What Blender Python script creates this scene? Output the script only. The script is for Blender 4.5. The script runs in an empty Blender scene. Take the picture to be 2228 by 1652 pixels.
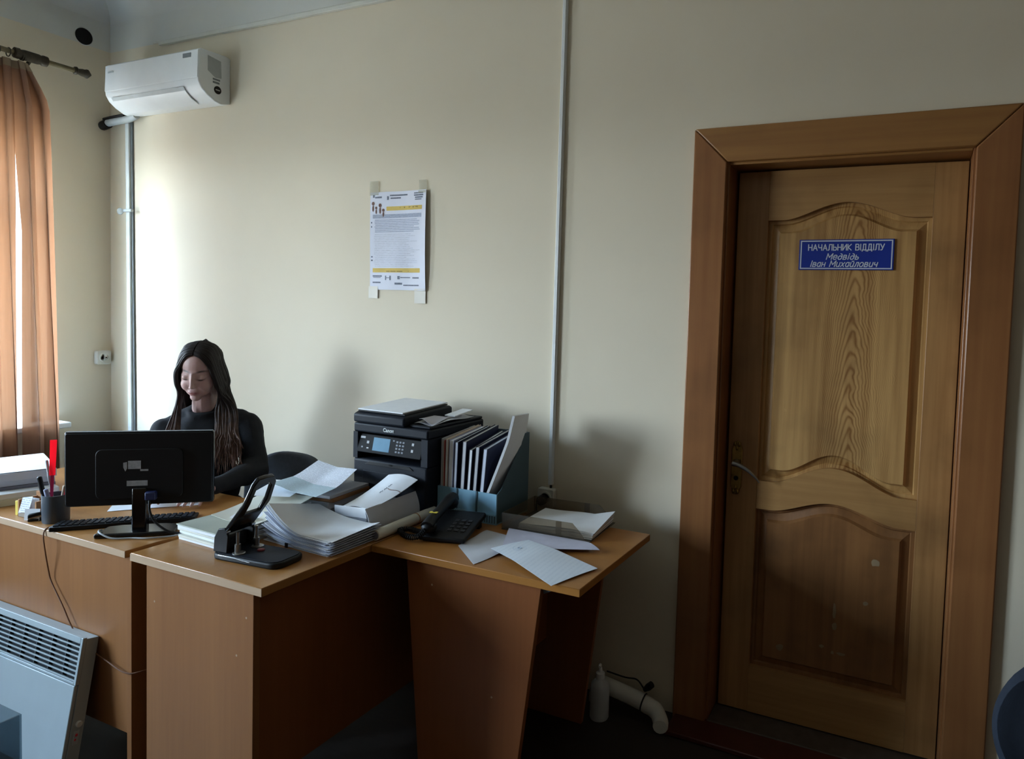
import bpy, bmesh, math, random
from mathutils import Vector, Matrix, Euler, noise as mnoise

random.seed(7)
scene = bpy.context.scene
COL = scene.collection
R = math.radians

# ------------------------------------------------------------------ camera
W_PX, H_PX = 2228, 1652
F_PX, PX, PY = 1506.1, 1315.8, 756.4
yaw, pitch, roll = -0.4225, -0.0493, 0.033
fw = Vector((math.sin(yaw) * math.cos(pitch), math.cos(yaw) * math.cos(pitch), math.sin(pitch)))
rt = Vector((math.cos(yaw), -math.sin(yaw), 0))
up = rt.cross(fw)
r2 = rt * math.cos(roll) + up * math.sin(roll)
u2 = up * math.cos(roll) - rt * math.sin(roll)
cam_data = bpy.data.cameras.new('camera')
cam = bpy.data.objects.new('camera', cam_data)
COL.objects.link(cam)
m = Matrix((r2, u2, -fw)).transposed().to_4x4()
m.translation = Vector((4.338, -2.529, 1.55))
cam.matrix_world = m
cam_data.sensor_fit = 'HORIZONTAL'
cam_data.sensor_width = 36
cam_data.lens = F_PX / W_PX * 36
cam_data.shift_x = (W_PX / 2 - PX) / W_PX
cam_data.shift_y = (PY - H_PX / 2) / W_PX
cam_data.clip_start = 0.05
scene.camera = cam

# ------------------------------------------------------------------ sky and exposure
SKY = 14.0
world = bpy.data.worlds.new('overcast_sky')
scene.world = world
world.use_nodes = True
nt = world.node_tree
for n in list(nt.nodes):
    nt.nodes.remove(n)
out = nt.nodes.new('ShaderNodeOutputWorld')
bg = nt.nodes.new('ShaderNodeBackground')
tc = nt.nodes.new('ShaderNodeTexCoord')
sep = nt.nodes.new('ShaderNodeSeparateXYZ')
mr = nt.nodes.new('ShaderNodeMapRange')
mr.inputs['From Min'].default_value = -1
mr.inputs['From Max'].default_value = 1
ramp = nt.nodes.new('ShaderNodeValToRGB')
ramp.color_ramp.elements[0].position = 0.0
ramp.color_ramp.elements[0].color = (0.22, 0.22, 0.21, 1)
ramp.color_ramp.elements[1].position = 1.0
ramp.color_ramp.elements[1].color = (0.26, 0.46, 0.78, 1)
e = ramp.color_ramp.elements.new(0.49); e.color = (0.26, 0.26, 0.25, 1)
e = ramp.color_ramp.elements.new(0.52); e.color = (0.88, 0.95, 1.0, 1)
e = ramp.color_ramp.elements.new(0.66); e.color = (0.60, 0.78, 1.0, 1)
nt.links.new(tc.outputs['Generated'], sep.inputs[0])
nt.links.new(sep.outputs['Z'], mr.inputs['Value'])
nt.links.new(mr.outputs[0], ramp.inputs[0])
nt.links.new(ramp.outputs[0], bg.inputs['Color'])
bg.inputs['Strength'].default_value = SKY
nt.links.new(bg.outputs[0], out.inputs[0])

# windows in the left wall: (y near the back wall, y near the camera, sill, head)
WINDOWS = [(-0.33, -1.42, 0.86, 2.46), (-2.25, -3.75, 0.86, 2.46)]
for wy0, wy1, wz0, wz1 in WINDOWS:          # light portals only guide the sky sampling
    l = bpy.data.lights.new('sky_portal', 'AREA')
    l.shape = 'RECTANGLE'
    l.size = wz1 - wz0
    l.size_y = wy0 - wy1
    l.cycles.is_portal = True
    lo = bpy.data.objects.new('sky_portal', l)
    COL.objects.link(lo)
    lo.location = (-0.36, (wy0 + wy1) / 2, (wz0 + wz1) / 2)
    lo.rotation_euler = (0, R(-90), 0)

scene.view_settings.view_transform = 'Standard'
scene.view_settings.look = 'None'
scene.view_settings.gamma = 1
scene.view_settings.use_curve_mapping = False
scene.view_settings.exposure = 2.18
scene.cycles.max_bounces = 8
scene.cycles.diffuse_bounces = 5
scene.cycles.transparent_max_bounces = 16
scene.cycles.sample_clamp_indirect = 8

# ------------------------------------------------------------------ materials
def lin(c):
    return c / 12.92 if c <= 0.04045 else ((c + 0.055) / 1.055) ** 2.4

def C(h):
    h = h.lstrip('#')
    return tuple(lin(int(h[i:i + 2], 16) / 255) for i in (0, 2, 4)) + (1,)

MATS = {}

def mat(name, col, rough=0.6, metal=0.0, var=0.10, scale=12.0, bump=0.0, bscale=60.0,
        stretch=(1, 1, 1), spec=0.5, coat=0.0):
    """Principled surface with a soft procedural colour variation and fine relief."""
    if name in MATS:
        return MATS[name]
    ma = bpy.data.materials.new(name)
    ma.use_nodes = True
    t = ma.node_tree
    b = t.nodes['Principled BSDF']
    b.inputs['Roughness'].default_value = rough
    b.inputs['Metallic'].default_value = metal
    b.inputs['Specular IOR Level'].default_value = spec
    b.inputs['Coat Weight'].default_value = coat
    col = C(col) if isinstance(col, str) else col
    tcn = t.nodes.new('ShaderNodeTexCoord')
    mp = t.nodes.new('ShaderNodeMapping')
    mp.inputs['Scale'].default_value = stretch
    t.links.new(tcn.outputs['Object'], mp.inputs[0])
    no = t.nodes.new('ShaderNodeTexNoise')
    no.inputs['Scale'].default_value = scale
    no.inputs['Detail'].default_value = 4
    t.links.new(mp.outputs[0], no.inputs['Vector'])
    rp = t.nodes.new('ShaderNodeValToRGB')
    rp.color_ramp.elements[0].position = 0.3
    rp.color_ramp.elements[1].position = 0.7
    rp.color_ramp.elements[0].color = tuple(c * (1 - var) for c in col[:3]) + (1,)
    rp.color_ramp.elements[1].color = tuple(min(1, c * (1 + var)) for c in col[:3]) + (1,)
    t.links.new(no.outputs[0], rp.inputs[0])
    t.links.new(rp.outputs[0], b.inputs['Base Color'])
    if bump:
        n2 = t.nodes.new('ShaderNodeTexNoise')
        n2.inputs['Scale'].default_value = bscale
        n2.inputs['Detail'].default_value = 3
        t.links.new(mp.outputs[0], n2.inputs['Vector'])
        bp = t.nodes.new('ShaderNodeBump')
        bp.inputs['Strength'].default_value = bump
        bp.inputs['Distance'].default_value = 0.002
        t.links.new(n2.outputs[0], bp.inputs['Height'])
        t.links.new(bp.outputs[0], b.inputs['Normal'])
    MATS[name] = ma
    return ma

def node_math(t, op, a, b=None):
    n = t.nodes.new('ShaderNodeMath')
    n.operation = op
    for i, v in enumerate((a, b)):
        if v is None:
            continue
        if isinstance(v, (int, float)):
            n.inputs[i].default_value = v
        else:
            t.links.new(v, n.inputs[i])
    return n.outputs[0]

def wood(name, dark, light, axis='Z', rough=0.45, fine=90, contrast=0.5, cathedral=None, stain=None, bump=0.08):
    """Wood grain running along an axis; 'cathedral' adds nested arches around (x, k, spacing)."""
    if name in MATS:
        return MATS[name]
    ma = bpy.data.materials.new(name)
    ma.use_nodes = True
    t = ma.node_tree
    b = t.nodes['Principled BSDF']
    b.inputs['Roughness'].default_value = rough
    tcn = t.nodes.new('ShaderNodeTexCoord')
    mp = t.nodes.new('ShaderNodeMapping')
    s = {'X': (0.04, 1, 1), 'Y': (1, 0.04, 1), 'Z': (1, 1, 0.04)}[axis]
    mp.inputs['Scale'].default_value = s
    t.links.new(tcn.outputs['Object'], mp.inputs[0])
    n1 = t.nodes.new('ShaderNodeTexNoise')
    n1.inputs['Scale'].default_value = fine
    n1.inputs['Detail'].default_value = 5
    t.links.new(mp.outputs[0], n1.inputs['Vector'])
    n2 = t.nodes.new('ShaderNodeTexNoise')
    n2.inputs['Scale'].default_value = 14
    n2.inputs['Detail'].default_value = 2
    t.links.new(mp.outputs[0], n2.inputs['Vector'])
    fac = node_math(t, 'ADD', node_math(t, 'MULTIPLY', n1.outputs[0], 0.55), node_math(t, 'MULTIPLY', n2.outputs[0], 0.45))
    if cathedral:
        xc, k, sp = cathedral
        sx = t.nodes.new('ShaderNodeSeparateXYZ')
        t.links.new(tcn.outputs['Object'], sx.inputs[0])
        n3 = t.nodes.new('ShaderNodeTexNoise')
        n3.inputs['Scale'].default_value = 7
        n3.inputs['Detail'].default_value = 3
        t.links.new(tcn.outputs['Object'], n3.inputs['Vector'])
        dx = node_math(t, 'SUBTRACT', sx.outputs[0], xc)
        dx = node_math(t, 'ADD', dx, node_math(t, 'MULTIPLY', node_math(t, 'SUBTRACT', n3.outputs[0], 0.5), 0.05))
        q = node_math(t, 'MULTIPLY', node_math(t, 'POWER', node_math(t, 'ABSOLUTE', dx), 1.6), k)
        v = node_math(t, 'ADD', node_math(t, 'ADD', sx.outputs[2], q), node_math(t, 'MULTIPLY', n3.outputs[0], 0.16))
        band = node_math(t, 'SINE', node_math(t, 'MULTIPLY', v, 6.283 / sp))
        band = node_math(t, 'POWER', node_math(t, 'ADD', node_math(t, 'MULTIPLY', band, 0.5), 0.5), 2.2)
        fall = node_math(t, 'SUBTRACT', 1.0, node_math(t, 'MINIMUM', node_math(t, 'MULTIPLY', node_math(t, 'ABSOLUTE', dx), 4.5), 0.75))
        fac = node_math(t, 'SUBTRACT', fac, node_math(t, 'MULTIPLY', node_math(t, 'MULTIPLY', band, fall), 0.30))
    rp = t.nodes.new('ShaderNodeValToRGB')
    rp.color_ramp.elements[0].position = 0.5 - contrast / 2
    rp.color_ramp.elements[1].position = 0.5 + contrast / 2
    rp.color_ramp.elements[0].color = C(dark)
    rp.color_ramp.elements[1].color = C(light)
    t.links.new(fac, rp.inputs[0])
    col_out = rp.outputs[0]
    if stain:                                   # worn, dirt-darkened blotches with a shape of their own
        n4 = t.nodes.new('ShaderNodeTexNoise')
        n4.inputs['Scale'].default_value = 3.2
        n4.inputs['Detail'].default_value = 4
        t.links.new(tcn.outputs['Object'], n4.inputs['Vector'])
        r4 = t.nodes.new('ShaderNodeValToRGB')
        r4.color_ramp.elements[0].position = 0.50
        r4.color_ramp.elements[1].position = 0.72
        r4.color_ramp.elements[0].color = (1, 1, 1, 1)
        r4.color_ramp.elements[1].color = (stain, stain, stain, 1)
        t.links.new(n4.outputs[0], r4.inputs[0])
        mx = t.nodes.new('ShaderNodeMix')
        mx.data_type = 'RGBA'
        mx.blend_type = 'MULTIPLY'
        mx.inputs['Factor'].default_value = 1
        t.links.new(col_out, mx.inputs['A'])
        t.links.new(r4.outputs[0], mx.inputs['B'])
        col_out = mx.outputs['Result']
    t.links.new(col_out, b.inputs['Base Color'])
    if bump:
        bp = t.nodes.new('ShaderNodeBump')
        bp.inputs['Strength'].default_value = bump
        bp.inputs['Distance'].default_value = 0.002
        t.links.new(fac, bp.inputs['Height'])
        t.links.new(bp.outputs[0], b.inputs['Normal'])
    MATS[name] = ma
    return ma

def clear_mat(name, col, see=0.85, rough=0.1):
    """Thin see-through plastic or glass: mostly transparent with a sheen."""
    if name in MATS:
        return MATS[name]
    ma = bpy.data.materials.new(name)
    ma.use_nodes = True
    t = ma.node_tree
    for n in list(t.nodes):
        t.nodes.remove(n)
    o = t.nodes.new('ShaderNodeOutputMaterial')
    tr = t.nodes.new('ShaderNodeBsdfTransparent')
    tr.inputs[0].default_value = C(col)
    pr = t.nodes.new('ShaderNodeBsdfPrincipled')
    pr.inputs['Base Color'].default_value = C(col)
    pr.inputs['Roughness'].default_value = rough
    mx = t.nodes.new('ShaderNodeMixShader')
    no = t.nodes.new('ShaderNodeTexNoise')
    no.inputs['Scale'].default_value = 9
    mrn = t.nodes.new('ShaderNodeMapRange')
    mrn.inputs['To Min'].default_value = 1 - see - 0.03
    mrn.inputs['To Max'].default_value = 1 - see + 0.03
    t.links.new(no.outputs[0], mrn.inputs[0])
    t.links.new(mrn.outputs[0], mx.inputs[0])
    t.links.new(tr.outputs[0], mx.inputs[1])
    t.links.new(pr.outputs[0], mx.inputs[2])
    t.links.new(mx.outputs[0], o.inputs[0])
    MATS[name] = ma
    return ma

def printed_paper(name, col, ink, pitch=0.0075, strength=0.35, axis=1):
    """Paper with faint lines of illegible small print."""
    if name in MATS:
        return MATS[name]
    ma = bpy.data.materials.new(name)
    ma.use_nodes = True
    t = ma.node_tree
    b = t.nodes['Principled BSDF']
    b.inputs['Roughness'].default_value = 0.75
    tcn = t.nodes.new('ShaderNodeTexCoord')
    sx = t.nodes.new('ShaderNodeSeparateXYZ')
    t.links.new(tcn.outputs['UV'], sx.inputs[0])
    line = node_math(t, 'SINE', node_math(t, 'MULTIPLY', sx.outputs[axis], 6.283 / pitch))
    line = node_math(t, 'GREATER_THAN', line, 0.25)
    no = t.nodes.new('ShaderNodeTexNoise')
    mp = t.nodes.new('ShaderNodeMapping')
    mp.inputs['Scale'].default_value = (160, 1 / pitch, 1) if axis == 1 else (1 / pitch, 160, 1)
    t.links.new(tcn.outputs['UV'], mp.inputs[0])
    t.links.new(mp.outputs[0], no.inputs['Vector'])
    no.inputs['Scale'].default_value = 1
    ok = node_math(t, 'GREATER_THAN', no.outputs[0], 0.42)
    f = node_math(t, 'MULTIPLY', node_math(t, 'MULTIPLY', line, ok), strength)
    mx = t.nodes.new('ShaderNodeMix')
    mx.data_type = 'RGBA'
    mx.inputs['A'].default_value = C(col)
    mx.inputs['B'].default_value = C(ink)
    t.links.new(f, mx.inputs['Factor'])
    t.links.new(mx.outputs['Result'], b.inputs['Base Color'])
    MATS[name] = ma
    return ma

M_WALL = mat('cream_wall_paint', '#d8ceb8', 0.7, var=0.035, scale=1.3, bump=0.15, bscale=35)
M_UNSEENWALL = wood('dark_brown_unseen_wall', '#655240', '#7c6751', 'Z', 0.6, 30, 0.7)  # invented dark finish for the unseen walls, cuts the bounced light
M_WHITEWASH = mat('whitewashed_plaster', '#cdcec8', 0.85, var=0.03, scale=3, bump=0.1, bscale=40)
M_FLOOR = wood('dark_brown_floorboards', '#1d1613', '#30251f', 'X', 0.62, 40, 0.6)
M_FLOORRED = mat('red_brown_floor_paint', '#4a211a', 0.35, var=0.15, scale=20)
M_BEECH = wood('beech_laminate', '#7f4f29', '#9d693a', 'Z', 0.40, 70, 0.9, bump=0.02)
M_BEECH_X = wood('beech_laminate_top', '#93602f', '#b07f48', 'X', 0.30, 70, 0.9, bump=0.02)
M_EDGE = wood('pale_edge_band', '#a98a6c', '#c2a587', 'X', 0.45, 60, 0.9, bump=0.02)
M_CHERRY = wood('cherry_laminate', '#7d4722', '#96592e', 'Z', 0.40, 70, 0.9, bump=0.02)
M_CHERRY_X = wood('cherry_laminate_top', '#94602c', '#ad7638', 'X', 0.33, 70, 0.9, bump=0.02)
M_DOOR = wood('varnished_ash', '#875c33', '#b98d58', 'Z', 0.42, 55, 0.55, stain=0.62)
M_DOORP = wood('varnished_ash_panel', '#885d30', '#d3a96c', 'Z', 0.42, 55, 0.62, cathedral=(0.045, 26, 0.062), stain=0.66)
M_DOORX = wood('varnished_ash_rail', '#8a6036', '#b58c56', 'X', 0.42, 55, 0.55, stain=0.7)
M_CASING = wood('varnished_pine_casing', '#794a2a', '#9c6b40', 'Z', 0.33, 45, 0.6, stain=0.75)
M_CASINGX = wood('varnished_pine_casing_head', '#80552e', '#a67842', 'X', 0.36, 45, 0.6, cathedral=None, stain=0.8)
M_WHITE = mat('white_plastic', '#dfe3e4', 0.35, var=0.02)
M_OFFWHITE = mat('aged_white_plastic', '#cfcfc6', 0.45, var=0.04)
M_METALWHITE = mat('white_enamel', '#9fa8a8', 0.38, var=0.03)
M_GREYPL = mat('light_grey_plastic', '#a9afb0', 0.5)
M_MIDGREY = mat('mid_grey_plastic', '#70777b', 0.5)
M_BLACK = mat('black_plastic', '#0d0e10', 0.48, var=0.15, spec=0.3)
M_BLACKGLOSS = mat('glossy_black_plastic', '#08090b', 0.22, var=0.1)
M_NAVYBLACK = mat('dark_navy_plastic', '#141922', 0.55, var=0.12, spec=0.2)
M_CHROME = mat('chrome', '#c9ccd0', 0.18, 1.0)
M_STEEL = mat('brushed_steel', '#9a9a98', 0.35, 1.0)
M_BRASS = mat('aged_brass', '#8d7440', 0.32, 1.0, var=0.3, scale=40)
M_BRONZE = mat('dark_bronze', '#3c362a', 0.5, 0.3, var=0.3, scale=50)
M_BRONZEL = mat('antique_gold_rod', '#6f664c', 0.45, 0.3, var=0.2, scale=30)
M_PAPER = mat('white_paper', '#e3e6ea', 0.8, var=0.02, scale=25)
M_PAPERB = mat('cool_white_paper', '#cdd4e4', 0.8, var=0.03, scale=25)
M_PAPERG = mat('grey_white_paper', '#bfc0c4', 0.8, var=0.03, scale=25)
M_CREAMCARD = mat('cream_card', '#d6d4c6', 0.75, var=0.03, scale=14)
M_GREENCARD = mat('pale_green_grey_card', '#aeb3a6', 0.75, var=0.05, scale=12)
M_TEXT = printed_paper('printed_sheet', '#dfe3ec', '#5a6274', 0.0075, 0.5)
M_TEXTB = printed_paper('printed_blue_sheet', '#b9cdd6', '#5f7480', 0.006, 0.45)
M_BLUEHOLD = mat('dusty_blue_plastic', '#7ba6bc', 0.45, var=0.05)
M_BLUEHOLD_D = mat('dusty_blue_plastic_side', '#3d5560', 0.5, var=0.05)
M_NAVY = mat('navy_card', '#141a33', 0.55)
M_RED = mat('red_card', '#a8363c', 0.6)
M_BEIGE = mat('beige_card', '#cdb8a4', 0.7)
M_LAV = mat('lavender_card', '#9a9db8', 0.7)
M_GREYCARD = mat('grey_card', '#6f707c', 0.7)
M_KRAFT = mat('brown_kraft', '#a4744a', 0.8, var=0.12)
M_YELLOW = mat('yellow_plastic', '#d9c24a', 0.5)
M_PINKRED = mat('bright_red_plastic', '#ff4560', 0.3, var=0.04)
_t = M_PINKRED.node_tree
_b = _t.nodes['Principled BSDF']
_tl = _t.nodes.new('ShaderNodeBsdfTranslucent'); _tl.inputs[0].default_value = C('#ff5468')
_mx = _t.nodes.new('ShaderNodeMixShader'); _mx.inputs[0].default_value = 0.6
_t.links.new(_b.outputs[0], _mx.inputs[1]); _t.links.new(_tl.outputs[0], _mx.inputs[2])
_t.links.new(_mx.outputs[0], [n for n in _t.nodes if n.type == 'OUTPUT_MATERIAL'][0].inputs[0])
M_SIGNBLUE = mat('cobalt_blue_enamel', '#16308c', 0.35, var=0.04)
M_SIGNWHITE = mat('sign_white', '#c9ced8', 0.5, var=0.03)
M_CUP = mat('charcoal_grey_cup', '#454d55', 0.42, var=0.06)
M_BLUEPLUG = mat('blue_plug', '#1a2552', 0.5)
M_FABRIC = mat('charcoal_fabric', '#3d434b', 0.9, var=0.12, scale=60, bump=0.3, bscale=400)
M_FABRICB = mat('dark_blue_fabric', '#151f2d', 0.9, var=0.12, scale=60, bump=0.3, bscale=400)
M_SCREEN = mat('blue_lcd', '#56839d', 0.5, var=0.08, scale=20, spec=0.2)
M_TAPE = clear_mat('clear_tape', '#f1f1ea', 0.35, 0.12)
M_TAPECLR = clear_mat('glossy_clear_tape', '#f3f3ee', 0.80, 0.05)
M_TAPEW = mat('white_masking_tape', '#ddd9cf', 0.6, var=0.03)
M_GLASS = clear_mat('window_glass', '#f4f8fa', 0.93, 0.02)
M_SMOKE = clear_mat('smoky_clear_plastic', '#d2cabd', 0.93, 0.2)
M_CLEAR = clear_mat('clear_plastic', '#e4ebee', 0.6, 0.08)
M_CABLE = mat('brown_cable', '#6e4526', 0.6)
M_CABLEGREY = mat('grey_cable', '#9da2a6', 0.5)
M_DARK = mat('matt_black_hole_shade', '#060606', 0.95)  # near-black; painted shade of holes and recesses, also colours the tray latch
M_GOLD = mat('print_gold', '#d0b45a', 0.7)
M_INKBLUE = mat('print_blue_grey', '#a4adc2', 0.75, var=0.25, scale=90, stretch=(1, 1, 8))
M_INKDARK = mat('print_dark', '#6a7182', 0.75, var=0.3, scale=150)
M_INKLIGHT = mat('print_pale_grey', '#c3c8d6', 0.75, var=0.2, scale=90, stretch=(1, 1, 8))
M_INKBROWN = mat('print_brown', '#6b4c44', 0.75, var=0.3, scale=150)
M_LABEL = mat('grey_white_label', '#a7a9ac', 0.6, var=0.15, scale=120)
M_STAMP = mat('blue_stamp_ink', '#8fa6c4', 0.8)

# ------------------------------------------------------------------ mesh helpers
class MB:
    def __init__(self):
        self.v, self.f, self.uv = [], [], None

    def add(self, vs, fs):
        o = len(self.v)
        self.v += [tuple(p) for p in vs]
        self.f += [tuple(i + o for i in f) for f in fs]
        return self

    def box(self, x0, x1, y0, y1, z0, z1):
        vs = [(x0, y0, z0), (x1, y0, z0), (x1, y1, z0), (x0, y1, z0), (x0, y0, z1), (x1, y0, z1), (x1, y1, z1), (x0, y1, z1)]
        return self.add(vs, [(0, 3, 2, 1), (4, 5, 6, 7), (0, 1, 5, 4), (1, 2, 6, 5), (2, 3, 7, 6), (3, 0, 4, 7)])

    def prism(self, pts, off):
        """Closed polygon of 3-D points pushed along a vector."""
        n = len(pts)
        a = [Vector(p) for p in pts]
        b = [p + Vector(off) for p in a]
        fs = [tuple(range(n))[::-1], tuple(range(n, 2 * n))]
        fs += [(i, (i + 1) % n, n + (i + 1) % n, n + i) for i in range(n)]
        return self.add(a + b, fs)

    def tube(self, path, r, n=10, closed=False):
        path = [Vector(p) for p in path]
        rs = r if isinstance(r, (list, tuple)) else [r] * len(path)
        vs, k = [], len(path)
        ref = None
        for i, p in enumerate(path):
            d = (path[min(i + 1, k - 1)] - path[max(i - 1, 0)]).normalized()
            if ref is None:
                ref = Vector((0, 0, 1)) if abs(d.z) < 0.9 else Vector((1, 0, 0))
            s = d.cross(ref).normalized()
            ref = s.cross(d).normalized()
            for j in range(n):
                a = 2 * math.pi * j / n
                vs.append(p + (s * math.cos(a) + ref * math.sin(a)) * rs[i])
        fs = []
        for i in range(k - 1):
            for j in range(n):
                fs.append((i * n + j, i * n + (j + 1) % n, (i + 1) * n + (j + 1) % n, (i + 1) * n + j))
        fs += [tuple(range(n))[::-1], tuple(range((k - 1) * n, k * n))]
        return self.add(vs, fs)

    def lathe(self, prof, n=24, c=(0, 0, 0), axis='Z'):
        """Profile of (radius, height) turned about an axis through c."""
        vs, k = [], len(prof)
        for r, h in prof:
            for j in range(n):
                a = 2 * math.pi * j / n
                x, y = r * math.cos(a), r * math.sin(a)
                p = {'Z': (x, y, h), 'X': (h, x, y), 'Y': (y, h, x)}[axis]
                vs.append((p[0] + c[0], p[1] + c[1], p[2] + c[2]))
        fs = []
        for i in range(k - 1):
            for j in range(n):
                fs.append((i * n + j, i * n + (j + 1) % n, (i + 1) * n + (j + 1) % n, (i + 1) * n + j))
        fs += [tuple(range(n))[::-1], tuple(range((k - 1) * n, k * n))]
        return self.add(vs, fs)

    def grid(self, fn, nu, nv):
        vs = [fn(i / nu, j / nv) for j in range(nv + 1) for i in range(nu + 1)]
        fs = [(j * (nu + 1) + i, j * (nu + 1) + i + 1, (j + 1) * (nu + 1) + i + 1, (j + 1) * (nu + 1) + i)
              for j in range(nv) for i in range(nu)]
        return self.add(vs, fs)

    def ell(self, c, r, rot=None, nu=20, nv=12):
        vs, fs = [], []
        q = rot or Matrix.Identity(3)
        for j in range(1, nv):
            th = math.pi * j / nv
            for i in range(nu):
                ph = 2 * math.pi * i / nu
                p = Vector((r[0] * math.sin(th) * math.cos(ph), r[1] * math.sin(th) * math.sin(ph), r[2] * math.cos(th)))
                vs.append(q @ p + Vector(c))
        t, bt = len(vs), len(vs) + 1
        vs += [q @ Vector((0, 0, r[2])) + Vector(c), q @ Vector((0, 0, -r[2])) + Vector(c)]
        for j in range(nv - 2):
            for i in range(nu):
                fs.append((j * nu + i, (j + 1) * nu + i, (j + 1) * nu + (i + 1) % nu, j * nu + (i + 1) % nu))
        for i in range(nu):
            fs.append((t, i, (i + 1) % nu))
            fs.append((bt, (nv - 2) * nu + (i + 1) % nu, (nv - 2) * nu + i))
        return self.add(vs, fs)

    def cap(self, a, b, ra, rb, n=14):
        """Tapered capsule from a to b."""
        a, b = Vector(a), Vector(b)
        d = (b - a)
        L = d.length
        d = d / L if L > 1e-6 else Vector((0, 0, 1))
        path, rs = [], []
        for k in range(6):
            t = math.pi / 2 * (1 - k / 5)
            path.append(a - d * ra * math.sin(t)); rs.append(max(1e-4, ra * math.cos(t)))
        for k in range(6):
            t = math.pi / 2 * k / 5
            path.append(b + d * rb * math.sin(t)); rs.append(max(1e-4, rb * math.cos(t)))
        return self.tube(path, rs, n)

    def xform(self, mtx):
        self.v = [tuple(mtx @ Vector(p)) for p in self.v]
        return self


def smooth_mesh(me, angle=40):
    for p in me.polygons:
        p.use_smooth = True
    try:
        me.set_sharp_from_angle(angle=R(angle))
    except Exception:
        pass


def build(name, mb, ma, parent=None, loc=(0, 0, 0), rot=(0, 0, 0), bevel=0, seg=2, smooth=False, solid=0, sub=0, uv=None, label=None):
    me = bpy.data.meshes.new(name)
    me.from_pydata(mb.v, [], mb.f)
    me.validate()
    b = bmesh.new()
    b.from_mesh(me)
    if not solid:
        bmesh.ops.recalc_face_normals(b, faces=b.faces)
    b.to_mesh(me)
    b.free()
    me.materials.append(ma)
    if uv:
        ul = me.uv_layers.new(name='UVMap')
        for lp in me.loops:
            ul.data[lp.index].uv = uv(me.vertices[lp.vertex_index].co)
    if smooth:
        smooth_mesh(me, 40 if smooth is True else smooth)
    o = bpy.data.objects.new(name, me)
    COL.objects.link(o)
    o.location = loc
    o.rotation_euler = rot
    if parent:
        o.parent = parent
    if solid:
        s = o.modifiers.new('thickness', 'SOLIDIFY')
        s.thickness = solid
        s.offset = 0
    if solid and smooth and not bevel:
        s = o.modifiers.new('crisp_rim', 'EDGE_SPLIT')
        s.split_angle = R(60)
    if bevel:
        s = o.modifiers.new('bevel', 'BEVEL')
        s.width = bevel
        s.segments = seg
        s.limit_method = 'ANGLE'
        s.angle_limit = R(35)
        s.harden_normals = False
        if not smooth:
            smooth_mesh(me, 35)
    if sub:
        s = o.modifiers.new('subdivision', 'SUBSURF')
        s.levels = sub
        s.render_levels = sub
    if label:
        o['label'] = label
    return o


def tag(o, label, cat, group=None, kind=None):
    o['label'] = label
    o['category'] = cat
    if group:
        o['group'] = group
    if kind:
        o['kind'] = kind
    return o


def thing(name, label, cat, loc=(0, 0, 0), rz=0, rot=None, group=None):
    o = bpy.data.objects.new(name, None)
    o.empty_display_size = 0.05
    COL.objects.link(o)
    o.location = loc
    o.rotation_euler = rot if rot else (0, 0, R(rz))
    return tag(o, label, cat, group)


def struct(o):
    o['kind'] = 'structure'
    return o


def B(*a):
    return MB().box(*a)


def catmull(pts, n=8):
    pts = [Vector(p) for p in pts]
    P = [pts[0] * 2 - pts[1]] + pts + [pts[-1] * 2 - pts[-2]]
    res = []
    for i in range(1, len(P) - 2):
        for k in range(n):
            t = k / n
            a, b, c, d = P[i - 1], P[i], P[i + 1], P[i + 2]
            res.append(0.5 * ((2 * b) + (c - a) * t + (2 * a - 5 * b + 4 * c - d) * t * t + (3 * b - a - 3 * c + d) * t ** 3))
    res.append(pts[-1])
    return res


def rrect(w, h, r, n=5, cx=0, cy=0):
    pts = []
    for sx, sy, a0 in ((1, 1, 0), (-1, 1, 90), (-1, -1, 180), (1, -1, 270)):
        for k in range(n + 1):
            a = R(a0 + 90 * k / n)
            pts.append((cx + sx * (w / 2 - r) + r * math.cos(a), cy + sy * (h / 2 - r) + r * math.sin(a)))
    return pts


def text_mesh(name, body, size, ma, parent, loc, rot, shear=0, ext=0.0005, off=0.0, spacing=1.0, label=None):
    cu = bpy.data.curves.new(name, 'FONT')
    cu.body = body
    cu.size = 1.0                       # set large, then scaled down, so the fill stays clean
    cu.shear = shear
    cu.extrude = ext / size
    cu.bevel_depth = off / size
    cu.bevel_resolution = 0
    cu.space_character = spacing
    cu.align_x = 'CENTER'
    cu.align_y = 'CENTER'
    tmp = bpy.data.objects.new('tmp_text', cu)
    COL.objects.link(tmp)
    dg = bpy.context.evaluated_depsgraph_get()
    me = bpy.data.meshes.new_from_object(tmp.evaluated_get(dg))
    bpy.data.objects.remove(tmp)
    bpy.data.curves.remove(cu)
    me.name = name
    me.transform(Matrix.Scale(size, 4))
    me.materials.clear()
    me.materials.append(ma)
    o = bpy.data.objects.new(name, me)
    COL.objects.link(o)
    o.parent = parent
    o.location = loc
    o.rotation_euler = rot
    if label:
        o['label'] = label
    return o

# ================================================================== THE SETTING
RX, RY, RZ, BAND = 6.8, -5.6, 3.24, 2.962
floor = struct(build('floor', B(-0.35, RX + 0.2, RY - 0.2, 0.25, -0.10, 0), M_FLOOR))
ceiling = struct(build('ceiling', B(-0.35, RX + 0.2, RY - 0.2, 0.25, RZ, RZ + 0.12), M_WHITEWASH))

DX0, DX1, DZ = 3.645, 4.530, 2.150           # rough door opening
wb = MB().box(-0.35, DX0, 0, 0.25, 0, BAND).box(DX1, RX + 0.2, 0, 0.25, 0, BAND).box(DX0, DX1, 0, 0.25, DZ, BAND)
wall_back = struct(build('wall_back', wb, M_WALL))
build('upper_band', B(-0.35, RX + 0.2, 0, 0.25, BAND, RZ), M_WHITEWASH, wall_back)

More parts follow.
